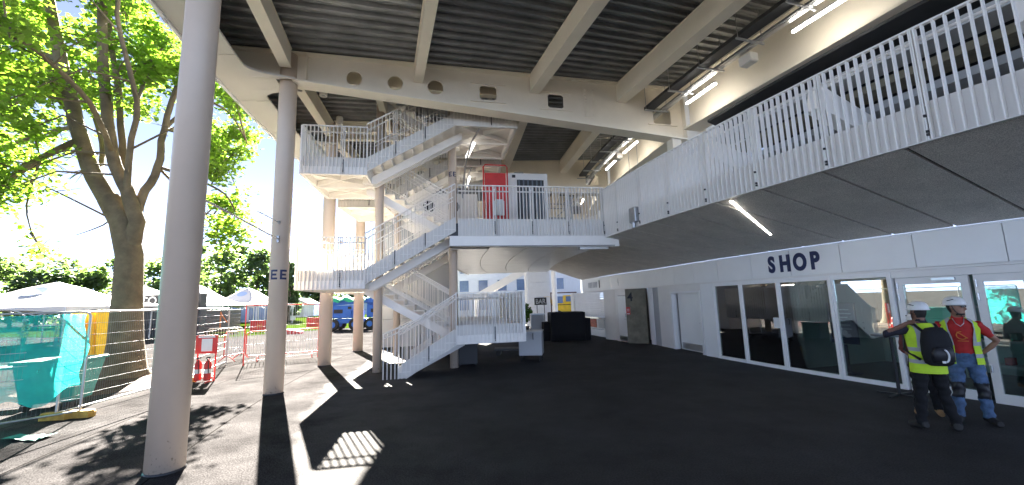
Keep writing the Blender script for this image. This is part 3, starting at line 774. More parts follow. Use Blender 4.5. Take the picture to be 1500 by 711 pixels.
# upper wall, tier and rakers seen over the walkway rail
b = MB(); rr = []
for i in range(16):
    q = 194.6-(194.6-175)*i/15; rr.append([pt(36.9, q, ZL1), pt(37.0, q, ZL1), pt(37.0, q, 6.74), pt(36.9, q, 6.74)])
b.loft(rr, smooth=False, caps=True); b.obj('upper_wall', 'wall_white', st)
for k in range(9):
    b = MB(); R1 = 38.05-.62*k; z1 = 6.15-.21*k; ring_slab(b, R1-.60, R1, 207, 194.7, z1, z1+.16, 2); b.obj('tier_step', 'concrete' if k % 2 else 'wall_grey', st)
b = MB(); rr = []
for i in range(8):
    q = 207-(207-194.7)*i/7; rr.append([pt(38.2, q, 6.75), pt(32.2, q, 4.72), pt(32.2, q, 4.78), pt(38.2, q, 6.81)])
b.loft(rr, smooth=False, caps=True); b.obj('tier_backing', 'dark_metal', st)
for q in (194.75, 199.2, 203.6):
    s_ = pt(38.3, q); e_ = pt(33.0, q); b = MB()
    b.bar(s_+Vector((0, 0, 5.9)), e_+Vector((0, 0, 4.15)), .3, .5); b.obj('raker_beam', 'white_steel', st)
b = MB(); b.box(pt(38.4, 192.8, 5.45), (.3, .3, 2.56), rz=radians(192.8)); b.obj('stub_column', 'cream_steel', st)
for q in (193.6, 191.2, 188.6):
    b = MB(); b.box(pt(37.02, q, 5.1), (.05, .62, 1.0), rz=radians(q)); b.obj('vent_opening', 'black', st)
    lv = MB()
    for i in range(6): lv.box(pt(37.06, q-.48+i*.19, 5.1), (.04, .05, 1.02), rz=radians(q))
    lv.obj('vent_bar', 'white_steel', st)

# bridge slab from the walkway to the stairs
TH1 = 190.1
def frame(theta):
    u = Vector((-cos(radians(theta)), -sin(radians(theta)), 0)); v = Vector((sin(radians(theta)), -cos(radians(theta)), 0)); P0 = Vector((OX, OY, 0))-u*49.34
    return u, v, P0
U1, V1, PS1 = frame(TH1)
def sp(s, t, z): return PS1+U1*s+V1*t+Vector((0, 0, z))
br = thing('bridge_landing', sp(6.5, 0, 3.4), 'white edged upper level bridge with metal plank ceiling joining stairs and walkway', 'bridge')
b = MB(); b.add([sp(4.10, -1.395, 3.49), sp(9.15, -1.395, 3.47), sp(9.15, -1.345, 3.47), sp(4.10, -1.345, 3.49), sp(4.10, -1.395, 3.795), sp(9.15, -1.395, 3.795), sp(9.15, -1.345, 3.795), sp(4.10, -1.345, 3.795)],
      [(0, 1, 2, 3), (4, 5, 6, 7), (0, 1, 5, 4), (2, 3, 7, 6), (0, 3, 7, 4), (1, 2, 6, 5)]); b.obj('edge_beam', 'white_steel', br)
b = MB(); b.bar(sp(4.1, -1.30, 3.50), sp(9.0, -1.30, 3.50), .24, .02); b.obj('edge_flange', 'dark_metal', br)
def a_front(R): # angle on the front edge line (t=-1.33) at radius R
    v = PS1+V1*(-1.33)-Vector((OX, OY, 0)); k = v.dot(U1); q = v.length_squared-R*R; s = -k-sqrt(k*k-q); p = PS1+V1*(-1.33)+U1*s
    return degrees(atan2(p.y-OY, p.x-OX)) % 360
Rs = [45.2, 44.05, 42.9, 41.75, 40.62]
for j in range(4):
    hi = min(a_front(Rs[j]), a_front(Rs[j+1]))-.02; n = 16; lo = 176.0
    for i in range(n):
        x = hi-(hi-lo)*i/n; y = hi-(hi-lo)*(i+1)/n
        if j == 0 and i == 0: continue                        # missing plank by the stair column
        b = MB(); rr = []
        for k in range(3):
            q = x-.01-(x-y-.02)*k/2; rr.append([pt(Rs[j+1]+.012, q, 3.53), pt(Rs[j]-.012, q, 3.53), pt(Rs[j]-.012, q, 3.56), pt(Rs[j+1]+.012, q, 3.56)])
        b.loft(rr, smooth=False, caps=True); b.obj('ceiling_panel', 'plank_metal', br)
b = MB(); rr = []
for i in range(12):
    f_ = i/11; hi_o, hi_i = a_front(45.2)-.02, a_front(40.62)-.02
    qo = hi_o-(hi_o-176)*f_; qi = hi_i-(hi_i-176)*f_
    rr.append([pt(40.62, qi, 3.62), pt(45.2, qo, 3.62), pt(45.2, qo, ZL1), pt(40.62, qi, ZL1)])
b.loft(rr, smooth=False, caps=True); b.obj('slab', 'dark_metal', br)
b = MB(); rr = []
for i in range(12):
    q = 188.1-(188.1-176)*i/11
    rr.append([pt(45.21, q, 3.5), pt(45.27, q, 3.5), pt(45.27, q, ZL1+.1), pt(45.21, q, ZL1+.1)])
b.loft(rr, smooth=False, caps=True); b.obj('outer_edge_beam', 'white_steel', br)
b = MB(); b.box(sp(8.4, -1.2, 3.44), (.9, .14, .07), rz=radians(10.1)); b.obj('service_box', 'galv', br)

# ================================================================== BALUSTRADES
FIN = {}
def fin_mesh(h, post=False, d=.078):
    k = (round(h, 3), post)
    if k not in FIN:
        b = MB(); b.box((0, 0, h/2), (.014 if not post else .016, d, h), m='white_steel')
        if post:
            b.box((.05, -.0, h/2), (.014, d, h), m='white_steel')
            b.box((.025, .0, .26), (.036, .02, .34), m='dark_metal'); b.box((.025, -.01, h-.1), (.036, .02, .04), m='white_steel')
            for z in (.06, .10, .30): b.box((.025, d/2+.012, z), (.022, .03, .03), m='black')
        FIN[k] = b.mesh('fin' if not post else 'post', 'white_steel')
    return FIN[k]
def balus(parent, p0, p1, total, drop, kick, local=False, pitch=.1, post_every=11, out=1, handrail=True, first_post=False, nm='balustrade'):
    """straight run; p0/p1 on the floor (or nosing) line; drop = how far it hangs below; total = full height"""
    p0 = Vector(p0); p1 = Vector(p1); h = Vector((p1.x-p0.x, p1.y-p0.y, 0)); L = h.length; h = h/L; nrm = Vector((-h.y, h.x, 0))*out; up = Vector((0, 0, 1))
    b = MB()
    def ln(f): return p0+(p1-p0)*f
    d0, d1 = ln(0)-up*drop, ln(1)-up*drop
    inn = -nrm*.042
    kp = MB()
    kp.add([d0+inn, d1+inn, d1+inn+up*kick, d0+inn+up*kick, d0+inn*1.25, d1+inn*1.25, d1+inn*1.25+up*kick, d0+inn*1.25+up*kick],
          [(0, 1, 2, 3), (7, 6, 5, 4), (3, 2, 6, 7), (0, 4, 5, 1), (0, 3, 7, 4), (1, 5, 6, 2)])
    b.bar(d0+up*(total+.012), d1+up*(total+.012), .062, .024)          # top flat
    kp.bar(d0-up*.006, d1-up*.006, .066, .012)                          # bottom flat
    if handrail:
        b.tube([d0+up*(total-.13)-nrm*.085, d1+up*(total-.13)-nrm*.085], .021, 8)
        n = max(2, int(L/1.1)+1)
        for i in range(n):
            q = ln((i+.5)/n)-up*drop; b.bar(q+up*(total-.14)-nrm*.085, q+up*(total-.14)-nrm*.02, .012, .012)
    bo = b.obj(nm, 'white_steel', parent, local)
    kp.obj('kick_plate', 'kick_white_shaded', bo, local)
    n = max(1, round(L/pitch)); rz = atan2(h.y, h.x)
    for i in range(n+1):
        q = ln(i/n)-up*drop; post = (i % post_every == 0 and i > 0 and i < n-2)
        me = fin_mesh(total, post)
        M = Matrix.Translation(q) @ Matrix.Rotation(rz if out > 0 else rz+pi, 4, 'Z')
        inst('post' if post else 'fin', me, bo, local, M)
    return bo

# concourse rail on the edge of the upper walkway
rail = thing('walkway_railing', pt(RR, 197, 3.74), 'long curved white railing of upright fins above the dark soffit', 'railing')
a_corner = 191.95
a = 206.2; stepa = degrees(1.15/RR)
k = 0
while a > a_corner+.2:
    a2 = max(a_corner, a-stepa)
    p, q = pt(RR, a, 3.745), pt(RR, a2, 3.745)
    balus(rail, p, q, 1.46, 0, .50, pitch=.104, post_every=99, out=1)
    d = (q-p).normalized()
    inst('post', fin_mesh(1.46, True), rail, False, Matrix.Translation(q-d*.03) @ Matrix.Rotation(atan2(d.y, d.x), 4, 'Z'))
    a = a2
CORN = pt(RR, a_corner, 0)
sC = (CORN-PS1).dot(U1)
rail2 = thing('bridge_railing', sp(6.5, -1.36, 3.8), 'straight white fin railing on the bridge edge in front of red trolley and cabinet', 'railing')
x0 = 4.35; segs = 4
for i in range(segs):
    s0 = x0+(sC-.02-x0)*i/segs; s1 = x0+(sC-.02-x0)*(i+1)/segs
    balus(rail2, sp(s0, -1.375, 3.80), sp(s1, -1.375, 3.80), 1.46, 0, .50, pitch=.104, post_every=99, out=-1)
    inst('post', fin_mesh(1.46, True), rail2, False, Matrix.Translation(sp(s1-.03, -1.375, 3.80)) @ Matrix.Rotation(radians(190.1), 4, 'Z'))

# ================================================================== STAIRCASE
RISE, GO = .174, .30
S_A, S_B = 1.85, 4.25                       # flight ends along the stair
ZZ = [1.04, 2.61, 4.17, 5.74, 7.30, 8.87]
def make_stair():
    u, v, P0 = frame(TH1)
    T = thing('staircase', P0, 'white steel switchback staircase with fin balustrades rising to the roof, nearest the shop', 'staircase', 'concourse staircases', rz=radians(TH1-180))
    # spine columns
    for s, z1, ee in ((2.0, 8.36, False), (4.24, 8.36, True)):
        b = MB(); b.lathe((s, 0, 0), [(.01, 0), (.13, 0), (.13, z1), (.01, z1)], 28); c = b.obj('column', 'column_paint', T, True)
        if ee:
            d = Vector((-.60, -.80, 0)).normalized(); d = Matrix.Rotation(.2, 3, 'Z') @ d
            d = Vector((sin(radians(-2)), -cos(radians(-2)), 0))
            ee_letters(c, frame_mtx(Vector((s, 0, 5.92))+d*.134, d.cross(Vector((0, 0, -1))), (0, 0, 1)), .133, .16, True)
    stepmesh = {}
    def flight(s0, z0, s1, n, t0, t1, side):
        """n risers from (s0,z0) towards s1"""
        sg = 1 if s1 > s0 else -1; key = (sg,)
        w = t1-t0
        z1 = z0+n*RISE; run = (n-1)*GO
        up = Vector((0, 0, 1))
        f = MB()
        for t in ((t1-.45, t1-.12) if side < 0 else (t0+.12, t0+.45)):
            a_ = Vector((s0-sg*.02, t, z0+RISE*.4)); e_ = Vector((s0+sg*(run+.28), t, z1+.02))
            if z0 == 0:
                lo = [Vector((s0-sg*.06, t, 0)), Vector((s0+sg*.36, t, 0)), Vector((e_.x, t, e_.z-.36)), Vector((e_.x, t, e_.z-.10)), Vector((s0-sg*.06, t, .10))]
            else:
                lo = [Vector((s0-sg*.25, t, z0-.26)), Vector((s0+sg*.1, t, z0-.26)), Vector((e_.x, t, e_.z-.36)), Vector((e_.x, t, e_.z-.10)), Vector((s0-sg*.02, t, z0-.06)), Vector((s0-sg*.25, t, z0-.02))]
            f.prism(lo, (0, .05 if t < (t0+t1)/2 else -.05, 0))
        fo = f.obj('flight', 'white_steel', T, True)
        if key not in stepmesh:
            m_ = MB(); m_.box((sg*GO/2, 0, -.012), (GO+.025, w-.04, .024)); m_.box((0, 0, -RISE/2-.012), (.014, w-.04, RISE))
            stepmesh[key] = m_.mesh('step', 'white_steel')
        for i in range(n-1):
            inst('step', stepmesh[key], fo, True, Matrix.Translation((s0+sg*i*GO, (t0+t1)/2, z0+(i+1)*RISE)))
        # outer skirt balustrade and slim inner rail
        to = t0-.005 if side < 0 else t1+.005
        off = sg*.0
        balus(T, (s0-sg*.02, to, z0+.10), (s0+sg*(run+.02), to, z1-.02), 1.37, .22, .42, True, out=(-1 if side*sg < 0 else 1)*1 if False else (1 if (side > 0) == (sg > 0) else -1), pitch=.1, post_every=8)
        ti = t1-.05 if side < 0 else t0+.05
        m_ = MB(); a_ = Vector((s0, ti, z0+.1)); e_ = Vector((s0+sg*run, ti, z1-.04))
        for hgt in (1.1, .98, .12): m_.tube([a_+up*hgt, e_+up*hgt], .02 if hgt > 1 else .014, 8)
        k = int(run/.115)
        for i in range(k+1):
            q = a_+(e_-a_)*i/k; m_.bar(q+up*.12, q+up*1.1, .012, .012)
        m_.obj('inner_railing', 'white_steel', T, True)
    def landing(s0, s1, z, t0=-1.36, t1=1.36, ribs=True):
        b = MB(); c = ((s0+s1)/2, (t0+t1)/2)
        b.box((c[0], c[1], z-.02), (s1-s0, t1-t0, .04))
        for s in (s0+.03, s1-.03): b.box((s, c[1], z-.135), (.05, t1-t0, .19))
        for t in (t0+.03, t1-.03, 0): b.box((c[0], t, z-.135), (s1-s0-.11, .05, .188))
        lo = b.obj('landing', 'white_steel', T, True)
        r = MB()
        for (ta, tb_) in ((t0+.06, -.03), (.03, t1-.06)):
            r.bar((s0+.06, ta, z-.12), (s1-.06, tb_, z-.12), .03, .14); 
            r.bar((s1-.06, ta, z-.121), (s0+.06, tb_, z-.121), .03, .14)
        r.obj('cross_brace', 'white_steel', lo, True)
        return lo
    F, B = (-1.36, -.1), (.1, 1.36)
    K = dict(total=1.37, drop=.22, kick=.50, local=True)
    # flight 1 ground -> L1
    flight(2.75, 0.0, S_B, 6, F[0], F[1], -1)
    landing(S_B, 6.15, ZZ[0])
    balus(T, (S_B, -1.365, ZZ[0]), (6.15, -1.365, ZZ[0]), out=-1, **K)
    balus(T, (6.16, -1.36, ZZ[0]), (6.16, 1.36, ZZ[0]), out=-1, **K)
    balus(T, (6.15, 1.365, ZZ[0]), (S_B, 1.365, ZZ[0]), out=-1, **K)
    flight(S_B, ZZ[0], S_A, 9, B[0], B[1], 1)
    for z in (ZZ[1], ZZ[3]):
        landing(.14, S_A, z)
        balus(T, (.14, -1.365, z), (S_A, -1.365, z), out=-1, **K)
        balus(T, (.13, 1.36, z), (.13, -1.36, z), out=-1, **K)
        balus(T, (S_A, 1.365, z), (.14, 1.365, z), out=-1, **K)
    flight(S_A, ZZ[1], S_B, 9, F[0], F[1], -1)
    flight(S_B, ZZ[2], S_A, 9, B[0], B[1], 1)
    flight(S_A, ZZ[3], S_B, 9, F[0], F[1], -1)
    landing(S_B, 6.1, ZZ[4])
    balus(T, (S_B, -1.365, ZZ[4]), (6.1, -1.365, ZZ[4]), out=-1, **K)
    balus(T, (6.11, -1.36, ZZ[4]), (6.11, 1.36, ZZ[4]), out=-1, **K)
    balus(T, (6.1, 1.365, ZZ[4]), (S_B, 1.365, ZZ[4]), out=-1, **K)
    flight(S_B, ZZ[4], S_A, 9, B[0], B[1], 1)
    # bridge slab nosing joining the middle level
    b = MB(); b.box((4.18, 0, ZL1-.1), (.14, 2.6, .2)); b.obj('threshold', 'white_steel', T, True)
    # conduit and tube light under the top landing
    b = MB(); b.tube([(5.0, -1.25, 7.05), (4.85, -.4, 7.0), (4.7, .7, 6.6), (4.6, 1.0, 5.5)], .03, 8); b.obj('conduit', 'galv', T, True)
    b = MB(); b.bar((4.92, -.35, 6.97), (4.74, .5, 6.8), .09, .07); b.obj('light_batten', 'lamp_dim', T, True)
    # newel guard at the foot
    b = MB()
    for i in range(5): b.bar((2.35+i*.1, -1.36, 0), (2.35+i*.1, -1.36, 1.15+i*.035), .02, .02)
    b.tube([(2.33, -1.36, 1.16), (2.78, -1.36, 1.34)], .021, 8); b.tube([(2.33, -1.28, 1.04), (2.78, -1.28, 1.22)], .018, 8)
    b.bar((2.35, -1.36, 1.15), (2.35, -1.28, 1.05), .03, .03)
    b.obj('foot_railing', 'white_steel', T, True)
    return T
ST1 = make_stair()
ST2 = copy_tree(ST1)
u2, v2, P2_ = frame(185.42)
ST2.location = P2_; ST2.rotation_euler = (0, 0, radians(5.42)); WM[ST2.name] = Matrix.Translation(P2_) @ Matrix.Rotation(radians(5.42), 4, 'Z')
ST2['label'] = 'second white switchback staircase one bay behind, half hidden, beside the grey core'

# ================================================================== THINGS UNDER AND AROUND THE STAND
UP = Vector((0, 0, 1))
def obox(b, o, rz, c, d, m=None):
    R = Matrix.Rotation(rz, 3, 'Z'); b.box(Vector(o)+R @ Vector(c), d, rz=rz, m=m); return b
def opt(o, rz, p): return Vector(o)+Matrix.Rotation(rz, 3, 'Z') @ Vector(p)

# grey core behind the stairs
core = thing('grey_core', (-4.7, 19.6, 0), 'tall smooth grey clad core behind the staircase, with level panel joints', 'building')
for k in range(5):
    b = MB(); z0 = .03+k*1.25
    R0_ = []
    for i in range(9):
        f_ = i/8; p = Vector((-6.15, 18.9, 0)).lerp(Vector((-3.05, 19.8, 0)), f_); p.y += -.25*sin(pi*f_); R0_.append(p)
    poly = R0_+[Vector((-3.3, 22.2, 0)), Vector((-6.6, 21.4, 0))]
    b.prism([p+UP*z0 for p in poly], UP*1.235); b.obj('clad_panel', 'wall_grey', core)
b = MB(); b.prism([p*1+Vector((.02, .06, .0)) for p in [Vector((-6.05, 19.0, 0)), Vector((-3.2, 19.85, 0)), Vector((-3.4, 22.0, 0)), Vector((-6.5, 21.2, 0))]], UP*6.2); b.obj('core_body', 'dark_metal', core)

# under the lower landing: black bin-like box
p = gz(682, 537); b = MB()
t = thing('black_crate', p, 'black box pushed under the lowest stair landing', 'box')
obox(b, p+Vector((0, .4, 0)), .18, (0, 0, .34), (.62, .7, .6)); b.obj('body', 'black', t, bevel=.02)
b = MB(); obox(b, p+Vector((0, .4, 0)), .18, (0, 0, .66), (.66, .74, .04)); b.obj('lid', 'black', t)
b = MB()
for x in (-.25, .25):
    for y in (-.28, .28): obox(b, p+Vector((0, .4, 0)), .18, (x, y, .02), (.07, .07, .04))
b.obj('foot', 'rubber', t)

# grey trolley box on castors
o = gz(778, 531)+Vector((.05, .45, 0)); rz = radians(-8)
t = thing('box_trolley', o, 'grey metal box trolley on castors beyond the lowest landing', 'trolley')
b = MB(); obox(b, o, rz, (0, 0, .56), (.74, .8, .72)); b.obj('body', 'wall_grey', t, bevel=.015)
b = MB(); obox(b, o, rz, (0, 0, .935), (.78, .84, .025)); b.obj('lid', 'galv', t)
b = MB(); b.tube([opt(o, rz, (.1, -.42, .7)), opt(o, rz, (.1, -.46, .75)), opt(o, rz, (.1, -.46, .88)), opt(o, rz, (.1, -.42, .9))], .012, 6); b.obj('handle', 'dark_metal', t)
for x in (-.3, .3):
    for y in (-.32, .32):
        b = MB(); q = opt(o, rz, (x, y, .075)); b.tube([q-Vector((.02, 0, 0)), q+Vector((.02, 0, 0))], .075, 14); obox(b, q, rz, (0, 0, .1), (.07, .06, .05)); b.obj('castor', 'rubber', t)
# second low flatbed trolley behind
o = Vector((-.1, 15.3, 0))
t = thing('flat_trolley', o, 'low dark flatbed trolley in the shade behind the box trolley', 'trolley')
b = MB(); b.box(o+UP*.22, (1.3, .6, .06)); b.obj('deck', 'dark_metal', t)
for x in (-.5, .5):
    for y in (-.22, .22):
        b = MB(); q = o+Vector((x, y, .095)); b.tube([q-Vector((0, .02, 0)), q+Vector((0, .02, 0))], .09, 12); b.obj('wheel', 'rubber', t)
b = MB(); b.tube([o+Vector((.62, -.25, .25)), o+Vector((.7, -.25, .95)), o+Vector((.7, .25, .95)), o+Vector((.62, .25, .25))], .016, 8); b.obj('push_bar', 'galv', t)

# black draped stack
o = gz(834, 500); d_ = (gz(862, 499)-gz(806, 501)).normalized(); rz = atan2(d_.y, d_.x)
t = thing('draped_stack', o, 'big black cloth covered stack of boxes in front of the roller shutter', 'stack')
def wavy(o, rz, w, dp, h, seed, m='black_cloth', nm='cover'):
    random.seed(seed); b = MB(); n = 44; rings = []
    per = []
    for i in range(n):
        f_ = i/n*4; k = int(f_); g = f_-k
        x, y = [(-w/2+g*w, -dp/2), (w/2, -dp/2+g*dp), (w/2-g*w, dp/2), (-w/2, dp/2-g*dp)][k]; per.append((x, y))
    for j, z in enumerate((.01, h*.3, h*.7, h*.97, h)):
        fl = (1-z/h)*.05
        rings.append([opt(o, rz, (x*(1+fl*sin(i*2.1))*(.985 if j == 4 else 1), y*(1+fl*1.5*sin(i*1.7+j)), z+(random.uniform(-.02, .02) if j > 2 else 0))) for i, (x, y) in enumerate(per)])
    b.loft(rings, caps=True); return b.obj(nm, m, t)
wavy(opt(o, rz, (0, .6, 0)), rz, 1.62, 1.2, 1.32, 1)
wavy(opt(o, rz, (.93, .65, 0)), rz, .30, 1.0, 1.02, 2)
wavy(opt(o, rz, (-.95, .9, 0)), rz, .30, .9, .85, 3)

# BAR sign, planters, boxes, far clutter
def post_sign(o, txt, w, h, z, lab_):
    t = thing('bar_sign', o, lab_, 'sign')
    b = MB(); b.box(Vector(o)+UP*(z), (w, .04, h)); b.obj('board', 'black', t)
    for k in (-.3, .3): b = MB(); b.box(Vector(o)+Vector((w*k, .04, z/2)), (.04, .03, z)); b.obj('post', 'dark_metal', t)
    text('lettering', txt, h*.92, 'paper', frame_mtx(Vector(o)+Vector((0, -.024, z-h*.32)), (1, 0, 0), (0, 0, 1)), t, depth=.002, bold=.004, xs=.82)
o = atY(794, 500, 24); o.z = 0
zc = atY(794, 441.5, 24).z
post_sign(o, 'BAR', .70, .42, zc, 'black sign reading BAR in white letters')
o = Vector((.55, 20.5, 0)); t = thing('serving_cabinet', o+Vector((.55, .6, 0)), 'grey cabinet with white side below the BAR sign', 'cabinet')
b = MB(); b.box(o+Vector((.62, .6, .62)), (.62, .7, 1.2)); b.obj('body', 'wall_grey', t)
b = MB(); b.box(o+Vector((.28, .6, .62)), (.05, .72, 1.24)); b.obj('side_panel', 'fascia', t)
b = MB(); b.box(o+Vector((.62, .6, 1.24)), (.72, .8, .04)); b.obj('top', 'galv', t)
def leafy(c, r, n, m, seed, lf=.09, squash=1.0):
    random.seed(seed); b = MB()
    for i in range(n):
        v = Vector((random.gauss(0, 1), random.gauss(0, 1), random.gauss(0, 1))).normalized()*r*random.random()**.4; v.z *= squash
        a_ = Vector((random.uniform(-1, 1), random.uniform(-1, 1), random.uniform(-.6, .6))).normalized()
        c_ = a_.cross(Vector((random.uniform(-1, 1), random.uniform(-1, 1), 1))).normalized()
        q = Vector(c)+v; s_ = lf*random.uniform(.7, 1.3)
        b.add([q-a_*s_, q+c_*s_*.5, q+a_*s_, q-c_*s_*.5], [(0, 1, 2, 3)])
    return b
for i, (x, y, mm, lb) in enumerate(((.55, 22.6, 'plant', 'bright green bushy plant in a pot below the BAR sign'), (.02, 20.0, 'potplant_dark', 'dark potted shrub between the landing and the grey cabinet'))):
    t = thing('potted_plant', (x, y, 0), lb, 'plant')
    b = MB(); b.lathe((x, y, 0), [(.02, 0), (.2, 0), (.27, .55), (.24, .55), (.22, .5), (.01, .5)], 16); b.obj('pot', 'dark_metal', t)
    leafy((x, y, 1.25), .48, 420, mm, 5+i, .13, 1.15).obj('foliage', mm, t, recalc=False)
# man-high workers' vests far away: two far people in hi-vis are too small to read, a yellow machine stands there instead
o = atY(828, 447, 40); o.z = 0
t = thing('yellow_loader', o, 'small yellow site loader behind a metal frame, seen over the black stack', 'loader')
b = MB(); b.box(o+Vector((0, 0, 1.15)), (2.2, 1.4, .8)); b.box(o+Vector((.4, 0, 1.9)), (1.1, 1.3, .8)); b.obj('body', 'yellow', t, bevel=.08)
b = MB(); b.box(o+Vector((.4, -.68, 1.95)), (.8, .03, .5)); b.obj('cab_window', 'far_window', t)
b = MB(); b.bar(o+Vector((-1.0, 0, 1.3)), o+Vector((-1.8, 0, 2.4)), .25, .3); b.bar(o+Vector((-1.8, 0, 2.4)), o+Vector((-2.2, 0, 1.4)), .22, .25); b.obj('arm', 'yellow', t)
for x in (-.8, .8):
    for y in (-.72, .72):
        b = MB(); q = o+Vector((x, y, .45)); b.tube([q-Vector((0, .14, 0)), q+Vector((0, .14, 0))], .45, 18); w = b.obj('wheel', 'rubber', t)
        b = MB(); b.tube([q-Vector((0, .15, 0)), q+Vector((0, .15, 0))], .22, 12); b.obj('hub', 'yellow', w)
o = atY(826, 447, 33); o.z = 0
t = thing('metal_frame', o, 'open rust red metal frame standing before the yellow loader', 'frame')
for x in (-1.0, 1.0): b = MB(); b.bar(o+Vector((x, 0, 0)), o+Vector((x, 0, 2.40)), .09, .09); b.obj('post', 'block_rust', t)
b = MB(); b.bar(o+Vector((-1.05, 0, 2.45)), o+Vector((1.05, 0, 2.45)), .09, .09); b.bar(o+Vector((-1, 0, 1.5)), o+Vector((1, 0, 1.5)), .06, .06); b.obj('rail', 'block_rust', t)

# far white building seen under the bridge
fb = thing('white_block', (0, 52, 0), 'bright white pavilion with blue windows seen below the bridge', 'building')
b = MB(); b.box((-1.0, 55, 4.5), (19, 6, 9)); b.obj('wall', 'far_wall', fb)
for i in range(7):
    for j, z in enumerate((1.6, 3.9, 6.2)):
        x = -8.6+i*2.4
        f = MB()
        for dx, dz, w_, h_ in ((-.62, 0, .1, 1.5), (.62, 0, .1, 1.5), (0, .75, 1.34, .1), (0, -.75, 1.34, .12)): f.box((x+dx, 51.97, z+dz), (w_, .12, h_))
        w = f.obj('window', 'far_wall', fb)
        f = MB(); f.box((x, 51.99, z), (1.14, .03, 1.38)); f.obj('pane', 'far_window', w)
        if j == 2 and i % 2:
            f = MB(); f.bar((x-.55, 51.93, z-.65), (x+.55, 51.93, z+.65), .06, .06); f.bar((x+.55, 51.93, z-.65), (x-.55, 51.93, z+.65), .06, .06); f.obj('cross_bar', 'far_wall', w)
f = MB(); f.box((-1, 51.8, 9.1), (19.6, 6.6, .3)); f.obj('cornice', 'far_wall', fb)
gb = thing('garden_wall_building', (10, 60, 0), 'pale building with two green reflecting windows behind the BAR sign', 'building')
b = MB(); b.box((10.5, 62, 3.5), (4.0, 4, 7)); b.box((6.0, 62.2, 3.0), (.4, .5, 6)); b.obj('wall', 'far_wall', gb)
b = MB(); b.bar((5.8, 60.6, 5.6), (9, 60.6, 5.6), .2, .5); b.obj('beam', 'far_wall', gb)
# far steel stair of the next stand
fs = thing('far_stair', (1.0, 31, 0), 'white far staircase flight slanting under the bridge soffit', 'staircase')
b = MB(); b.bar((-3.0, 31.5, 2.2), (1.2, 31.5, 4.4), .1, .5); b.bar((-3.0, 33.0, 2.2), (1.2, 33.0, 4.4), .1, .5); b.obj('stringer', 'white_steel', fs)
b = MB(); b.box((2.3, 32.2, 4.4), (2.4, 1.8, .3)); b.obj('landing', 'white_steel', fs)
for i in range(12):
    b = MB(); b.box((-2.8+i*.34, 32.25, 2.35+i*.18), (.32, 1.4, .04)); b.obj('step', 'white_steel', fs)
for x, y in ((1.0, 31.5), (3.2, 31.6), (3.2, 33), (-2.9, 32.2)):
    b = MB(); b.tube([(x, y, 0), (x, y, 4.2 if x > 0 else 2.1)], .14, 14); b.obj('column', 'white_steel', fs)
fc = thing('far_clad_wall', (4.4, 29, 0), 'pale panelled end wall left of the BAR sign', 'wall')
for k in range(4):
    b = MB(); b.box((1.75, 28.5, .6+k*1.02), (1.5, .3, 1.0)); b.obj('panel', 'far_wall', fc)

# ---- things on the upper bridge
q = sp(5.75, .9, ZL1); rz = radians(10.1)
t = thing('red_trolley', q, 'bright red upright trolley board with round tube frame on the bridge', 'trolley')
b = MB(); obox(b, q, rz, (0, 0, 1.22), (.74, .05, 2.0)); b.obj('panel', 'red', t)
b = MB(); b.tube([opt(q, rz, p) for p in ((-.42, -.05, .1), (-.42, -.05, 2.42), (-.36, -.05, 2.5), (.36, -.05, 2.5), (.42, -.05, 2.42), (.42, -.05, .1))], .025, 8); b.obj('frame', 'red', t)
b = MB(); obox(b, q, rz, (.1, -.08, .95), (.36, .08, .5)); obox(b, q, rz, (.1, -.1, 1.22), (.3, .06, .06)); b.obj('document_holder', 'paper', t)
for x in (-.36, .36):
    b = MB(); w = opt(q, rz, (x, -.05, .08)); b.tube([w-Vector((.02, 0, 0)), w+Vector((.02, 0, 0))], .08, 12); b.obj('wheel', 'rubber', t)
q = sp(7.0, 1.4, ZL1)
t = thing('grille_cabinet', q, 'white kiosk cabinet with dark slatted grille on the bridge', 'cabinet')
b = MB(); obox(b, q, rz, (0, .4, 1.2), (1.55, .8, 2.4)); b.obj('body', 'wall_white', t)
b = MB(); obox(b, q, rz, (.12, -.01, 1.15), (1.0, .02, 2.0)); g_ = b.obj('grille', 'dark_metal', t)
for i in range(6):
    b = MB(); obox(b, q, rz, (-.3+i*.165, -.03, 1.15), (.05, .03, 2.0)); b.obj('slat', 'tint_screen', g_)
b = MB(); obox(b, q, rz, (-.5, -.02, 2.28), (.12, .04, .1)); b.obj('vent', 'dark_metal', t)
q = pt(39.0, 190.6, 5.75)
t = thing('exit_sign', q, 'small green exit sign at the corner of the upper walkway', 'sign')
b = MB(); b.box(q, (.42, .05, .2), rz=radians(10)); b.obj('face', 'exit_green', t)
b = MB(); b.bar(q+UP*.1+Vector((-.15, 0, 0)), q+UP*2.0+Vector((-.15, 0, 0)), .012, .012); b.bar(q+UP*.1+Vector((.15, 0, 0)), q+UP*2.0+Vector((.15, 0, 0)), .012, .012); b.obj('hanger', 'galv', t)
b = MB(); obox(b, q, radians(10), (-.05, -.028, 0), (.12, .004, .12)); obox(b, q, radians(10), (.1, -.028, 0), (.1, .004, .05)); b.obj('pictogram', 'paper', t)
q = pt(RR+.07, 194.55, 4.05)
t = thing('floodlight', q, 'grey floodlight box clamped to the curved railing', 'lamp')
b = MB(); b.box(q, (.14, .3, .4), rz=radians(194.5)); b.obj('housing', 'galv', t, bevel=.03)
b = MB(); b.tube([q+Vector((-.02, 0, -.2)), q+Vector((-.02, 0, -.33))], .05, 10); b.obj('knuckle', 'galv', t)
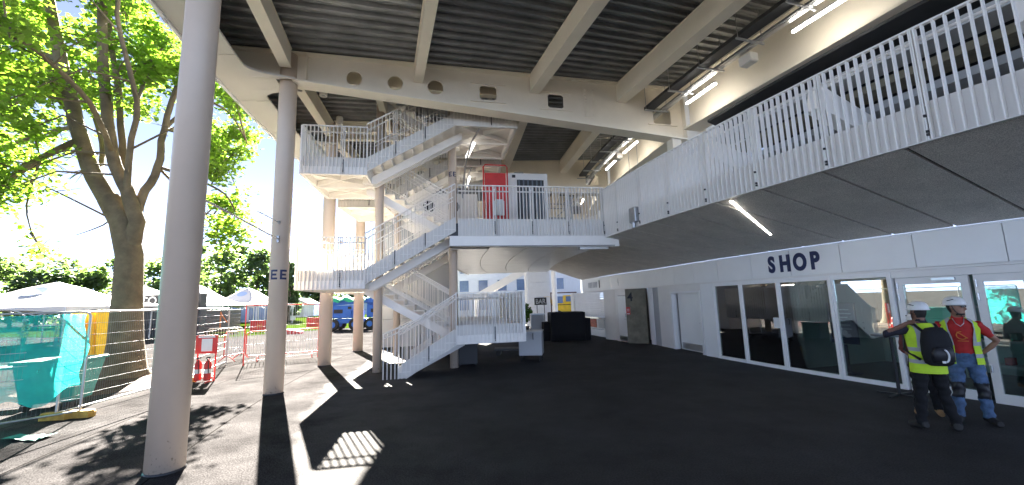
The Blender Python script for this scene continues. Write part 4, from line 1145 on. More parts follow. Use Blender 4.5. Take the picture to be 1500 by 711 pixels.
# tank + pipe clutter behind the stair on the upper level
q = sp(5.0, 4.5, ZL1)
t = thing('plant_unit', q, 'white ventilation unit with round dark openings behind the stairs', 'machine')
b = MB(); obox(b, q, rz, (-.9, 0, 1.3), (2.6, 1.2, 1.9)); b.obj('casing', 'wall_white', t)
for x in (-1.6, -.6):
    b = MB(); w = opt(q, rz, (x, -.6, 1.7)); b.tube([w, w+V1*-.02], .24, 20); b.obj('fan_opening', 'black', t)
b = MB(); obox(b, q, rz, (-.9, 0, .2), (2.2, .9, .34)); b.obj('plinth', 'galv', t)
q = sp(8.4, 3.2, ZL1)
t = thing('scaffold_tower', q, 'low white scaffold frame beside the grille cabinet', 'scaffold')
b = MB()
for x in (-.7, .7):
    for y in (-.4, .4): b.tube([opt(q, rz, (x, y, 0)), opt(q, rz, (x, y, 1.9))], .024, 8)
b.obj('upright', 'galv', t); b = MB()
for z in (.4, 1.0, 1.6):
    for y in (-.4, .4): b.tube([opt(q, rz, (-.7, y, z)), opt(q, rz, (.7, y, z))], .02, 8)
b.tube([opt(q, rz, (-.7, -.4, .4)), opt(q, rz, (.7, -.4, 1.6))], .02, 8); b.obj('brace', 'galv', t)
b = MB(); obox(b, q, rz, (0, 0, 1.03), (1.4, .8, .05)); b.obj('deck_board', 'light_wood', t)

# ---- shop contents
def shop_pt(R, a, z=0.02): return pt(R, a, z)
q = shop_pt(34.05, 196.6); t = thing('blue_board', q+UP*.0, 'navy notice board with pale text lines inside the shop', 'board')
tv = Vector((sin(radians(196.6)), -cos(radians(196.6)), 0)); rz = radians(196.6)
c_ = pt(36.3, 197.05, 0)
b = MB(); b.box(c_+UP*1.18, (.05, .62, .95), rz=rz); b.box(c_+UP*.35, (.04, .06, .66), rz=rz); b.box(c_+UP*.035, (.3, .4, .03), rz=rz); b.obj('panel', 'navy', t)
lnm = MB()
for i, w_ in enumerate((.4, .46, .3, .44, .38, .42)): lnm.box(c_+UP*(1.5-i*.09)+Vector((cos(rz), sin(rz), 0))*.03, (.005, w_, .025), rz=rz)
lnm.obj('text_lines', 'board_text', t)
for i in range(6):
    q = pt(36.2, 194.05+i*.25, .02); t = thing('yellow_bag', q, 'tall yellow merchandise bag in a row inside the shop window', 'bag', 'yellow bags in the shop')
    b = MB(); b.loft([[(q.x+sx*w_, q.y+sy*d_, q.z+z) for sx, sy in ((-1, -1), (1, -1), (1, 1), (-1, 1))] for z, w_, d_ in ((0, .055, .04), (.2, .06, .045), (.42, .045, .02), (.5, .03, .01))], smooth=False, caps=True); b.obj('bag', 'yellow', t)
    b = MB(); b.box(q+UP*.53, (.03, .012, .08)); b.obj('handle', 'potplant_dark', t)
q = pt(36.0, 192.6, .02); t = thing('display_table', q, 'white display table with goods inside the dark shop', 'table')
b = MB(); b.box(q+UP*.9, (.6, 1.0, .04), rz=radians(192.6)); b.obj('top', 'paper', t)
for x in (-.25, .25):
    for y in (-.42, .42): b = MB(); obox(b, q, radians(192.6), (x, y, .44), (.05, .05, .86)); b.obj('leg', 'light_wood', t)
q = pt(36.3, 193.2, .02); t = thing('hat_stand', q, 'low stand with white caps inside the shop window', 'stand')
b = MB(); b.box(q+UP*.25, (.4, .5, .5), rz=radians(193)); b.obj('plinth', 'navy', t)
for y in (-.15, .12):
    b = MB(); b.lathe(q+Vector((-.03, y, .51)), [(.09, 0), (.085, .05), (.05, .09), (.005, .1)], 14); b.box(q+Vector((-.12, y, .515)), (.1, .12, .012)); b.obj('cap', 'paper', t)
q = pt(36.35, 191.6+.9, .02)
t = thing('leaning_boards', q, 'red wrapped boards leaning in the shop window corner', 'boards')
for i in range(3): b = MB(); b.bar(q+Vector((.02+i*.07, .1+i*.12, 0)), q+Vector((.16+i*.07, .16+i*.12, .75)), .03, .12); b.obj('board', 'red_fabric', t)
for i, (a0, h_) in enumerate(((200.3, 1.5), (202.2, 1.75), (198.4, 1.2))):
    q = pt(34.6, a0, .02); t = thing('shop_shelf', q, ['white shelf unit seen through the shop door', 'dark tall shelf unit in the shop behind the second door', 'pale display counter behind the large shop pane'][i], 'shelf')
    for z in (.3, .8, h_): b = MB(); b.box(q+UP*z, (.4, 1.1, .04), rz=radians(a0)); b.obj('shelf', ['paper', 'dark_metal', 'interior'][i], t)
    for y in (-.54, .54): b = MB(); obox(b, q, radians(a0), (0, y, h_/2), (.4, .03, h_)); b.obj('side_panel', ['paper', 'dark_metal', 'interior'][i], t)
    for j in range(7):
        b = MB(); obox(b, q, radians(a0), (.02, -.42+j*.14, .3+.1 if j % 2 else .8+.1), (.2, .1, .14)); b.obj('goods', ['teal_bin', 'paper', 'navy', 'red_fabric'][j % 4], t)
q = pt(RG+.06, 195.36, 0)
t = thing('paper_notice', q+UP*1.1, 'white paper notice taped to the shop glazing', 'notice')
b = MB(); b.box(pt(RG+.012, 195.28, 1.17), (.004, .2, .27), rz=radians(195.28)); b.obj('sheet', 'paper', t)
# poseur table by the workers
q = gz(1318, 580); t = thing('bar_table', q, 'tall black pedestal table the workers lean on by the shop door', 'table')
b = MB(); b.tube([q+UP*.02, q+UP*1.08], .028, 12); b.obj('pole', 'black', t)
b = MB()
for k in range(4):
    d_ = Vector((cos(k*pi/2+.4), sin(k*pi/2+.4), 0)); b.bar(q+UP*.03, q+d_*.34+UP*.015, .05, .025)
b.obj('base', 'black', t)
b = MB(); b.lathe(q+UP*1.08, [(.01, 0), (.29, 0), (.30, .012), (.29, .025), (.01, .025)], 32); b.obj('top', 'tint_screen', t)

# ================================================================== SITE FENCES, LEFT SIDE
def fence_panel(pA, pB, lab_, net=False, h=1.98, lean=0.0, m='galv'):
    pA = Vector((pA[0], pA[1], 0)); pB = Vector((pB[0], pB[1], 0)); d = (pB-pA); L = d.length; d = d/L; n_ = Vector((-d.y, d.x, 0))
    t = thing('fence_panel', pA, lab_, 'fence', 'temporary fence panels')
    z0 = .12
    b = MB()
    b.tube([pA+UP*.04, pA+UP*(h-.08), pA+d*.03+UP*(h-.02), pA+d*.1+UP*h, pB-d*.1+UP*h, pB-d*.03+UP*(h-.02), pB+UP*(h-.08), pB+UP*.04], .021, 8)
    b.tube([pA+UP*z0, pB+UP*z0], .019, 8); b.obj('frame', m, t)
    b = MB(); nh = 8
    for i in range(1, nh): z = z0+(h-z0)*i/nh; b.bar(pA+UP*z, pB+UP*z, .006, .006)
    b.obj('wire', 'galv', t, kind='stuff')
    b = MB(); nv = int(L/.055)
    for i in range(1, nv): q = pA+d*(L*i/nv); b.add([q+UP*z0, q+d*.002+UP*z0, q+d*.002+UP*h, q+UP*h, q+n_*.002+UP*z0, q+n_*.002+UP*h], [(0, 1, 2, 3), (0, 4, 5, 3), (1, 4, 5, 2)])
    b.obj('mesh_infill', 'wire', t, kind='stuff', recalc=False)
    for q in (pA,):
        rz = .12
        b = MB(); b.loft([[q+Matrix.Rotation(rz, 3, 'Z') @ Vector((x*sx, y*sx, z)) for x, y in ((-.21, -.09), (.21, -.09), (.25, 0), (.21, .09), (-.21, .09), (-.25, 0))] for z, sx in ((0.005, 1), (.09, 1), (.13, .92))], smooth=False, caps=True)
        b.obj('foot_block', 'block_yellow', t)
    if net:
        random.seed(3); b = MB(); nx, nz = 60, 26; vs = []
        for j in range(nz+1):
            for i in range(nx+1):
                f_ = i/nx; g = j/nz; q = pA+d*(.03+L*f_)
                low = .25+.16*sin(f_*9)+.1*sin(f_*31)+(0.35*max(0, 1-f_*9))
                z = low+(h-.04-low)*g
                off = .03+.05*sin(f_*14+g*3)+.03*sin(f_*33-g*7)+.10*(1-g)**2*sin(f_*8+1)
                vs.append(q+n_*off*.8+UP*z+d*(.05*sin(g*9)*(1 if i < 4 else 0)))
        fs = [(j*(nx+1)+i, j*(nx+1)+i+1, (j+1)*(nx+1)+i+1, (j+1)*(nx+1)+i) for j in range(nz) for i in range(nx)]
        b.add(vs, fs, smooth=True); o_ = b.obj('debris_netting', 'netting', t, recalc=False)
        o_['label'] = 'torn turquoise debris netting tied to the panel'
    return t
fence_panel((-8.30, 8.12), (-10.5, 5.25), 'site fence panel hung with torn turquoise netting', True)
fence_panel((-8.62, 8.0), (-8.98, 11.45), 'bare wire site fence panel in front of the tree trunk')
fence_panel((-9.02, 11.55), (-10.2, 14.85), 'bare wire site fence panel between the nearest column and the red barriers')
t = thing('net_scrap', gz(25, 645), 'scrap of turquoise netting lying on the pavement', 'netting')
b = MB(); q = gz(25, 648); random.seed(5)
b.add([q+Vector((x*.12-.3+random.uniform(-.03, .03), y*.1+random.uniform(-.03, .03), .01+.05*random.random())) for y in range(4) for x in range(6)], [(y*6+x, y*6+x+1, y*6+x+7, y*6+x+6) for y in range(3) for x in range(5)], smooth=True); b.obj('cloth', 'teal_bin', t, recalc=False)
# bin behind the netting
o = gz(72, 604)+Vector((-.3, .4, 0)); t = thing('wheeled_bin', o, 'big turquoise wheeled bin behind the netted fence panel', 'bin')
b = MB(); b.loft([[opt(o, .3, (x*w_, y*d_, z)) for x, y in ((-1, -1), (1, -1), (1, 1), (-1, 1))] for z, w_, d_ in ((.15, .42, .33), (.95, .55, .42))], smooth=False, caps=True); b.obj('body', 'teal_bin', t, bevel=.03)
b = MB(); obox(b, o, .3, (0, 0, .98), (1.18, .92, .06)); b.obj('lid', 'teal_bin', t, bevel=.02)
for x in (-.35, .35):
    b = MB(); q = opt(o, .3, (x, -.25, .09)); b.tube([q-Vector((.03, 0, 0)), q+Vector((.03, 0, 0))], .09, 12); b.obj('wheel', 'rubber', t)
o = gz(20, 590); t = thing('trestle_table', o, 'turquoise folding trestle behind the netting beside the bin', 'table')
b = MB(); b.box(o+UP*.78, (1.3, .6, .05), rz=.4); b.obj('top', 'teal_bin', t)
for x in (-.5, .5): b = MB(); b.bar(opt(o, .4, (x, -.25, 0)), opt(o, .4, (x, .1, .77)), .05, .05); b.bar(opt(o, .4, (x, .25, 0)), opt(o, .4, (x, -.1, .77)), .05, .05); b.obj('leg', 'teal_bin', t)
# two far workers in hi-vis behind the netting are simple upright figures, built with the people below
# yellow barriers stacked upright by the trunk
random.seed(11)
for i in range(9):
    q = gz(108, 537).lerp(gz(166, 537), i/8)+Vector((0, .15*random.random(), 0)); rz = radians(62)+random.uniform(-.12, .12); tl = random.uniform(-.07, .07)
    t = thing('yellow_barrier', q, 'yellow plastic road barrier stacked on end beside the tree trunk', 'barrier', 'upended yellow barriers')
    Rm = Matrix.Rotation(rz, 3, 'Z') @ Matrix.Rotation(tl, 3, 'Y')
    b = MB(); 
    for x, w_, z0, z1 in ((-.45, .09, 0, 2.0), (.45, .09, 0, 2.0)): b.box(q+Rm @ Vector((x, 0, 1.0)), (w_, .06, 2.0), M=Rm)
    for z in (.06, .7, 1.35, 1.94): b.box(q+Rm @ Vector((0, 0, z)), (.82, .055, .12), M=Rm)
    b.obj('frame', 'yellow', t)
    b = MB(); b.box(q+Rm @ Vector((0, .012, 1.0)), (.80, .02, 1.8), M=Rm); b.obj('panel', 'yellow', t)
# pedestrian barriers
def ped_barrier(pA, pB, m, lab_, h=1.1):
    pA = Vector((pA[0], pA[1], 0)); pB = Vector((pB[0], pB[1], 0)); d = (pB-pA); L = d.length; d /= L; n_ = Vector((-d.y, d.x, 0))
    t = thing('crowd_barrier', pA, lab_, 'barrier', 'crowd barriers')
    b = MB(); b.tube([pA+UP*.22+d*.08, pA+UP*.28, pA+UP*(h-.1), pA+d*.1+UP*h, pB-d*.1+UP*h, pB+UP*(h-.1), pB+UP*.28, pB-d*.08+UP*.22, pA+UP*.22+d*.08], .02, 8); b.obj('frame', m, t)
    n = max(4, int(L/.115))
    for i in range(1, n): b = MB(); q = pA+d*(L*i/n); b.bar(q+UP*.22, q+UP*h, .014, .014); b.obj('upright_bar', 'galv', t)
    for f_ in (.15, .85):
        q = pA+d*(L*f_); b = MB(); b.tube([q-n_*.3+UP*.02, q-n_*.05+UP*.22, q+n_*.05+UP*.22, q+n_*.3+UP*.02], .016, 8); b.obj('leg', m, t)
ped_barrier(gz(327, 532), gz(357, 525), 'red', 'red framed crowd barrier next to the tall red frame')
ped_barrier(gz(359, 531), (-7.6, 16.6), 'red', 'red framed crowd barrier running behind the lettered column')
ped_barrier(gz(301, 519), gz(355, 517), 'galv', 'plain galvanised crowd barrier behind the red ones')
q = gz(356, 536); r_ = Vector((-7.7, 16.4, 0)); d = (r_-q).normalized()
t = thing('red_fence_frame', q, 'tall red tube fence frame above the red crowd barriers', 'fence')
b = MB(); b.tube([q, q+UP*2.05, r_+UP*2.05, r_], .022, 8); b.obj('frame', 'red', t)
b = MB(); n = 34; L = (r_-q).length
for i in range(1, n): e = q+d*(L*i/n); b.bar(e+UP*.1, e+UP*2.05, .004, .004)
for z in (.15, .7, 1.3): b.bar(q+UP*z, r_+UP*z, .006, .006)
b.obj('mesh_infill', 'galv', t, kind='stuff')
# fire point: sign board and two extinguishers on a stand
o = gz(292, 561); t = thing('fire_point', o, 'red fire point stand with white sign next to the nearest column', 'fire point')
b = MB(); b.tube([o+Vector((-.25, .2, 0)), o+Vector((-.25, .2, 1.25))], .02, 8); b.tube([o+Vector((.25, .2, 0)), o+Vector((.25, .2, 1.25))], .02, 8)
b.tube([o+Vector((-.3, -.2, .03)), o+Vector((-.25, .2, .03))], .02, 8); b.tube([o+Vector((.3, -.2, .03)), o+Vector((.25, .2, .03))], .02, 8); b.tube([o+Vector((-.25, .2, .1)), o+Vector((.25, .2, .1))], .02, 8); b.obj('frame', 'red', t)
b = MB(); b.box(o+Vector((0, .17, 1.0)), (.6, .02, .5)); sb = b.obj('sign_board', 'red', t)
b = MB(); b.box(o+Vector((.02, .155, .98)), (.3, .006, .34)); b.box(o+Vector((0, .155, 1.2)), (.46, .006, .04)); b.obj('sign_face', 'paper', sb)
for i, x in enumerate((-.06, .2)):
    q = o+Vector((x, .0, 0)); t = thing('fire_extinguisher', q, ['red fire extinguisher with black hose, left on the fire point stand', 'red fire extinguisher with broad label, right on the fire point stand'][i], 'extinguisher', 'extinguishers')
    b = MB(); b.lathe(q, [(.01, .06), (.08, .06), (.085, .1), (.085, .48), (.06, .55), (.025, .58), (.025, .62), (.005, .62)], 18); b.obj('cylinder', 'red', t)
    b = MB(); b.box(q+UP*.65, (.03, .12, .04)); b.tube([q+Vector((0, -.04, .63)), q+Vector((.08, -.1, .55)), q+Vector((.09, -.09, .25))], .012, 6); b.obj('valve_and_hose', 'black', t)
    b = MB(); b.lathe(q, [(.0865, .25), (.0865, .36)], 18); b.obj('label_band', 'paper', t)
# dark crate pile
o = gz(308, 490); t = thing('grey_slatted_bin', o, 'dark grey slatted timber container with orange straps beyond the fence', 'container')
for k in range(5): b = MB(); b.box(o+Vector((0, .8, .50+k*.30)), (2.6, 1.6, .275)); b.obj('slat', 'wood_crate', t)
b = MB(); b.box(o+Vector((0, .8, .25)), (2.2, 1.3, .24)); b.obj('base', 'black', t)
b = MB(); b.box(o+Vector((0, .8, 1.88)), (2.8, 1.8, .05)); b.obj('lid', 'galv', t)
b = MB(); b.box(o+Vector((.75, -.02, 1.1)), (.12, .03, 1.3)); b.bar(o+Vector((.8, -.05, 1.6)), o+Vector((1.3, -.05, .9)), .1, .04); b.obj('strap', 'orange', t)
# black kiosk with white letters
o = atY(250, 470, 31); o.z = 0; t = thing('black_kiosk', o, 'black kiosk with big white letters CO, between tree trunk and column', 'kiosk')
b = MB(); b.box(o+Vector((0, .3, 1.55)), (4.3, .6, 3.1)); b.obj('body', 'black', t)
b = MB(); b.box(o+Vector((0, .3, 3.14)), (4.4, .8, .08)); b.obj('roof', 'dark_metal', t)
b = MB(); b.box(o+Vector((-.6, -.02, 1.5)), (2.6, .03, .9)); b.obj('hatch', 'dark_metal', t)
lx = atY(217, 436, 31).x-o.x
text('lettering', 'CO', .85, 'paper', frame_mtx(o+Vector((lx+.05, -.02, 2.45)), (1, 0, 0), (0, 0, 1)), t, depth=.005, bold=.01)
# ------------------------------------------------------------------ tents
def pagoda(c, half, ze, zp, lab_, rz=0.0):
    t = thing('white_tent', c, lab_, 'tent', 'white peaked tents'); b = MB(); rings = []
    n = 8
    for j in range(n+1):
        f_ = j/n; r = half*(1-f_)+.35*f_*(1 if j < n else .2); z = ze+(zp-ze)*(f_**1.9)
        ring = []
        for k in range(4):
            for e in range(6):
                a0 = (-1+2*e/6); x, y = [(a0, -1), (1, a0), (-a0, 1), (-1, -a0)][k]
                ring.append(opt(c, rz, (x*r, y*r, z-.0+(.10*(1-abs(a0))*(1-f_)*f_*4*-.5))))
        rings.append(ring)
    b.loft(rings, caps=False); b.obj('canopy', 'tent', t)
    b = MB()
    for k in range(4):
        x0, y0, x1, y1 = [(-1, -1, 1, -1), (1, -1, 1, 1), (1, 1, -1, 1), (-1, 1, -1, -1)][k]
        nseg = 14; top = [opt(c, rz, (half*(x0+(x1-x0)*i/nseg), half*(y0+(y1-y0)*i/nseg), ze)) for i in range(nseg+1)]
        bot = [p-UP*(.10+.28*abs(2*i/nseg-1)**2.2) for i, p in enumerate(top)]
        b.add(top+bot, [(i, i+1, nseg+2+i, nseg+1+i) for i in range(nseg)])
    b.obj('valance', 'tent', t, recalc=False)
    for x in (-1, 1):
        for y in (-1, 1): b = MB(); b.tube([opt(c, rz, (x*half*.99, y*half*.99, 0)), opt(c, rz, (x*half*.99, y*half*.99, ze))], .05, 8); b.obj('leg', 'galv', t)
    for y in (-1, 1):
        b = MB()
        for i in range(6): b.bar(opt(c, rz, (half*(-1+i/3), y*half*.97, ze-.45 if i % 2 else ze-.05)), opt(c, rz, (half*(-1+(i+1)/3), y*half*.97, ze-.05 if i % 2 else ze-.45)), .03, .03)
        b.obj('truss', 'galv', t)
    b = MB(); vv = []
    for k in range(20):
        a0 = 2*pi*k/20; x = .55*cos(a0); h_ = .26*sin(a0)+ (zp-ze)*.62
        f_ = (max(0, h_)/(zp-ze))**(1/1.9); r = half*(1-f_)+.35*f_
        vv.append(opt(c, rz, (x, -r-.03, ze+h_)))
    b.add(vv, [tuple(range(20))]); b.obj('vent_patch', 'tent_vent', t)
    return t
def tent_at(px, py, Y, half, ze, lab_, rz=.0):
    p = atY(px, py, Y); c = Vector((p.x, p.y, 0)); pagoda(c, half, ze, p.z, lab_, rz)
tent_at(84, 414, 25, 4.3, 2.35, 'large white peaked tent directly behind the turquoise netting', .12)
tent_at(-60, 416, 26, 4.3, 2.4, 'white peaked tent left of the big one behind the netting', .12)
tent_at(203, 418, 34, 4.2, 2.35, 'white peaked tent behind the tree trunk and black kiosk', .1)
tent_at(288, 417, 40, 3.6, 2.35, 'white peaked tent just right of the nearest column', .05)
tent_at(364, 422, 47, 3.4, 2.4, 'smaller white peaked tent beside the lettered column', .0)
t = thing('green_screen', atY(312, 470, 41.5), 'green cloth screen wall hanging under a white tent', 'screen'); t.location.z = 0
WM[t.name] = Matrix.Translation(t.location)
a0, a1 = atY(292, 470, 42), atY(336, 470, 42); b = MB()
nn = 24; tp = []; bt = []
for i in range(nn+1):
    q = a0.lerp(a1, i/nn); q.y += .12*sin(i*1.4); tp.append(Vector((q.x, q.y, 2.2))); bt.append(Vector((q.x, q.y+.1*sin(i*2), .05)))
b.add(tp+bt, [(i, i+1, nn+2+i, nn+1+i) for i in range(nn)], smooth=True); b.obj('cloth', 'green_cloth', t, recalc=False)
b = MB(); b.tube([a0.xyz*1 if False else Vector((a0.x, a0.y, 2.22)), Vector((a1.x, a1.y, 2.22))], .03, 8); b.obj('rail', 'galv', t)
# far glass pavilion
t = thing('glass_pavilion', (-30, 58, 0), 'low glazed pavilion beyond the lawn behind the tents', 'building')
g0, g1 = atY(325, 465, 58), atY(412, 465, 58); W_ = g1.x-g0.x
b = MB(); b.box(((g0.x+g1.x)/2, 60, 1.6), (W_, 3.6, 3.1)); b.obj('wall', 'wall_grey', t)
b = MB(); b.box(((g0.x+g1.x)/2, 60, 3.3), (W_+.8, 4.6, .25)); b.obj('roof', 'far_wall', t)
nw = 7
for i in range(nw):
    x = g0.x+W_*(i+.5)/nw; b = MB()
    for dx in (-.5, .5): b.box((x+dx*W_/nw*.9, 58.13, 1.5), (.1, .12, 2.5))
    b.box((x, 58.13, 2.8), (W_/nw*.88, .12, .12)); w = b.obj('window', 'far_wall', t)
    b = MB(); b.box((x, 58.17, 1.5), (W_/nw*.85, .04, 2.45)); b.obj('pane', 'far_window', w)
# low white roofed building and blue hoarding by the lawn
q = atY(432, 463, 80); t = thing('white_roof_lodge', (q.x, 80, 0), 'small lodge with wide white roof beside the blue hoarding', 'building')
b = MB(); b.box((q.x, 82, 1.2), (3.4, 4, 2.4)); b.obj('wall', 'far_wall', t)
b = MB(); b.prism([Vector((q.x-2.6, 79.6, 2.5)), Vector((q.x+2.8, 79.6, 2.5)), Vector((q.x+.6, 79.6, 3.6)), Vector((q.x-1.6, 79.6, 3.7))], (0, 5, 0)); b.obj('roof', 'tent', t)
b = MB(); b.box((q.x-.5, 79.97, 1.2), (.8, .06, 1.7)); b.obj('door', 'wall_grey', t)
a0, a1 = gz(444, 463.5), gz(566, 459.5); t = thing('blue_hoarding', a0, 'pale blue patterned hoarding along the far edge of the lawn', 'hoarding')
nn = 12
for i in range(nn):
    p, q = a0.lerp(a1, i/nn), a0.lerp(a1, (i+.985)/nn); b = MB(); b.bar(p+UP*1.15, q+UP*1.15, .12, 2.3); b.obj('panel', 'hoarding', t)
# red printed boards at the kerb
for (px0, px1, py, lb, ltr) in ((366, 384, 488, 'red board with a pale letter M at the edge of the lawn', 'M'), (449, 470, 481.5, 'faded red printed board at the lawn edge near the blue lift', '')):
    a0, a1 = gz(px0, py), gz(px1, py); a1.y = a0.y; t = thing('printed_board', a0, lb, 'board', 'boards along the lawn')
    b = MB(); b.bar(a0+UP*.55, a1+UP*.55, .05, .85); b.obj('panel', 'red', t)
    b = MB()
    for e in (a0, a1): b.bar(e, e+UP*1.0, .05, .05); b.bar(e+Vector((0, -.3, .02)), e+Vector((0, .3, .02)), .05, .04)
    b.obj('leg', 'galv', t)
    c_ = (a0+a1)/2
    if ltr: text('lettering', 'M', .6, 'orange', frame_mtx(c_+Vector((.1, -.03, .32)), (1, 0, 0), (0, 0, 1)), t, depth=.003)
    else:
        b = MB()
        for i, (x, z, w_) in enumerate(((-.3, .8, .5), (.1, .62, .7), (-.1, .45, .6), (.25, .3, .3))): b.box(c_+Vector((x, -.03, z)), (w_, .006, .06))
        b.obj('print', 'orange', t)
t = thing('pale_kerb_block', gz(400, 489), 'pale tapered concrete block at the end of the lawn by the lettered column', 'block')
q = gz(425, 489.5); b = MB(); b.loft([[q+Vector((x*w_, y*.3, z)) for x, y in ((-1, -1), (1, -1), (1, 1), (-1, 1))] for z, w_ in ((0, .9), (.18, .8), (.3, .35))], smooth=False, caps=True); b.obj('block', 'red', t); 
# blue boom lifts
def boom_lift(o, lab_, sc=1.0, rz=0.0):
    t = thing('boom_lift', o, lab_, 'boom lift', 'blue boom lifts')
    def B(nm, m, parts, par=t, bv=0):
        b = MB()
        for c, d in parts: obox(b, o, rz, tuple(x*sc for x in c), tuple(x*sc for x in d))
        return b.obj(nm, m, par, bevel=bv)
    B('chassis', 'blue_paint', [((0, 0, .72), (2.4, 1.5, .35)), ((-1.25, 0, .75), (.3, 1.1, .2)), ((1.25, 0, .75), (.3, 1.1, .2))], bv=.03)
    B('turntable', 'blue_paint', [((-.35, 0, 1.45), (1.7, 1.5, 1.0)), ((.75, 0, 1.25), (.8, 1.2, .6))], bv=.05)
    B('vent', 'black', [((-.5, -.76, 1.5), (.7, .02, .3)), ((.4, -.76, 1.75), (.3, .02, .2))])
    b = MB(); b.bar(opt(o, rz, (-1.3*sc, -.3*sc, 2.1*sc)), opt(o, rz, (2.1*sc, -.3*sc, 2.35*sc)), .28*sc, .34*sc); b.bar(opt(o, rz, (2.1*sc, -.3*sc, 2.35*sc)), opt(o, rz, (2.5*sc, -.3*sc, 1.3*sc)), .2*sc, .22*sc); b.obj('boom', 'blue_paint', t)
    for x in (-.85, .85):
        for y in (-.8, .8):
            b = MB(); q = opt(o, rz, (x*sc, y*sc, .46*sc)); a_ = Matrix.Rotation(rz, 3, 'Z') @ Vector((0, .17*sc, 0)); b.tube([q-a_, q-a_*.9, q+a_*.9, q+a_], [.40*sc, .46*sc, .46*sc, .40*sc], 24); w = b.obj('wheel', 'rubber', t)
            b = MB(); b.tube([q-a_*1.08, q+a_*1.08], .23*sc, 16); b.obj('hub', 'blue_hub', w)
    # green sheet draped over the top
    random.seed(9); b = MB(); nx, ny = 14, 6; vs = []
    for j in range(ny+1):
        for i in range(nx+1):
            x = -1.35+2.9*i/nx; y = -.8+1.6*j/ny; vs.append(opt(o, rz, (x*sc, y*sc, (2.62-.35*abs(2*j/ny-1)**3+.09*sin(i*1.3)+random.uniform(-.04, .04))*sc)))
    b.add(vs, [(j*(nx+1)+i, j*(nx+1)+i+1, (j+1)*(nx+1)+i+1, (j+1)*(nx+1)+i) for j in range(ny) for i in range(nx)], smooth=True); b.obj('green_sheet', 'green_cloth', t, recalc=False)
    return t
boom_lift(gz(503, 484.5)+Vector((0, .8, 0)), 'blue wheeled boom lift under a green sheet, seen beside the third outer column', 1.0, .05)
boom_lift(gz(553, 482.5)+Vector((.3, .8, 0)), 'blue wheeled boom lift under a green sheet, seen behind the stair column', 1.0, -.06)

# ================================================================== TREES
def leaf_mesh(name, pts, size, m, parent, seed, kind='stuff'):
    random.seed(seed); vs = []; fs = []; R = random.uniform
    for p, sc in pts:
        a_ = Vector((R(-1, 1), R(-1, 1), R(-.9, .35))).normalized(); c_ = a_.cross(Vector((R(-.6, .6), R(-.6, .6), 1))).normalized(); n_ = a_.cross(c_)
        s_ = size*sc*R(.7, 1.3); k = len(vs)
        vs += [p-a_*s_*.5, p+c_*s_*.48+n_*s_*.08, p+a_*s_*.62, p-c_*s_*.48+n_*s_*.08]; fs.append((k, k+1, k+2, k+3))
    me = bpy.data.meshes.new(name); me.from_pydata(vs, [], fs); me.materials.append(MAT[m]); me.update()
    o = bpy.data.objects.new(name, me); COL.objects.link(o); place(o, parent); o['kind'] = kind
    return o
TY = tb.y
def tp(x, y, dy=0.0): return atY(x, y, TY+dy)
tree = thing('plane_tree', tb, 'big leafy plane tree with forked mottled trunk behind the fence', 'tree')
b = MB(); trunk = [Vector((tb.x, tb.y, -.05)), Vector((tb.x+.02, tb.y, .35)), tp(184, 500), tp(187, 430), tp(190, 375), tp(180, 325), tp(160, 292)]
b.tube(trunk, [.78, .50, .40, .345, .325, .32, .28], 22)
b.obj('trunk', 'bark', tree)
LIM = [  # (pixel path with depth offset, start radius, end radius)
 ([(168, 305, 0), (140, 262, 0), (112, 180, .2), (90, 90, .3), (72, 0, .5), (55, -110, .6)], .36, .16),
 ([(188, 372, 0), (200, 325, -.1), (186, 280, -.2), (165, 225, -.2), (153, 120, -.3), (150, 0, -.4), (155, -110, -.4)], .30, .14),
 ([(190, 330, .1), (180, 235, .3), (174, 130, .6), (160, 20, 1), (185, -80, 1.4)], .16, .08),
 ([(186, 290, -.2), (190, 220, -.5), (200, 150, -.8), (172, 20, -1.2), (190, -60, -1.5)], .13, .06),
 ([(198, 330, 0), (208, 290, .1), (232, 245, .2), (240, 190, .4), (268, 95, .6), (300, -20, .8)], .20, .08),
 ([(240, 190, .4), (290, 150, 1.2), (335, 165, 1.8), (365, 215, 2.2)], .09, .03),
 ([(232, 245, .2), (285, 262, .8), (330, 285, 1.2), (350, 320, 1.5)], .08, .025),
 ([(118, 205, .1), (60, 232, -.4), (0, 272, -.8), (-90, 315, -1)], .15, .06),
 ([(100, 120, .2), (30, 150, .6), (-60, 135, 1)], .13, .05),
 ([(112, 185, .2), (40, 203, 1.0), (-30, 232, 1.6), (-110, 240, 2.2)], .10, .04),
 ([(268, 95, .6), (310, 40, 1.6), (350, 60, 2.4), (375, 110, 2.8)], .07, .025),
 ([(150, 0, -.4), (90, -60, -1.2), (10, -60, -2)], .12, .05),
 ([(140, 262, 0), (150, 210, 1.5), (120, 120, 2.6), (90, 60, 3.4)], .14, .05),
 ([(165, 225, -.2), (130, 150, -1.6), (60, 80, -2.8), (0, 40, -3.4)], .12, .05),
 ([(90, 90, .3), (20, 60, 1.5), (-60, 20, 2.4)], .12, .05),
 ([(240, 190, .4), (280, 195, 2.4), (322, 225, 3.4), (350, 285, 3.6)], .07, .02),
 ([(268, 95, .6), (298, 120, 3), (338, 145, 4.6), (368, 200, 5.2)], .07, .02),
 ([(232, 245, .2), (272, 288, 2), (305, 325, 2.8), (330, 335, 3.2)], .06, .02),
 ([(200, 150, -.5), (230, 80, 2.2), (260, 50, 4.5)], .08, .03),
 ([(112, 180, .2), (60, 120, 3), (20, 80, 4.6)], .08, .03),
 ([(60, 232, -.4), (40, 300, -1.0), (48, 350, -1.2)], .05, .015),
 ([(208, 290, .1), (150, 330, 1.2), (110, 345, 1.9)], .05, .015),
]
random.seed(21)
leafpts = []; seconds = []
R = random.uniform
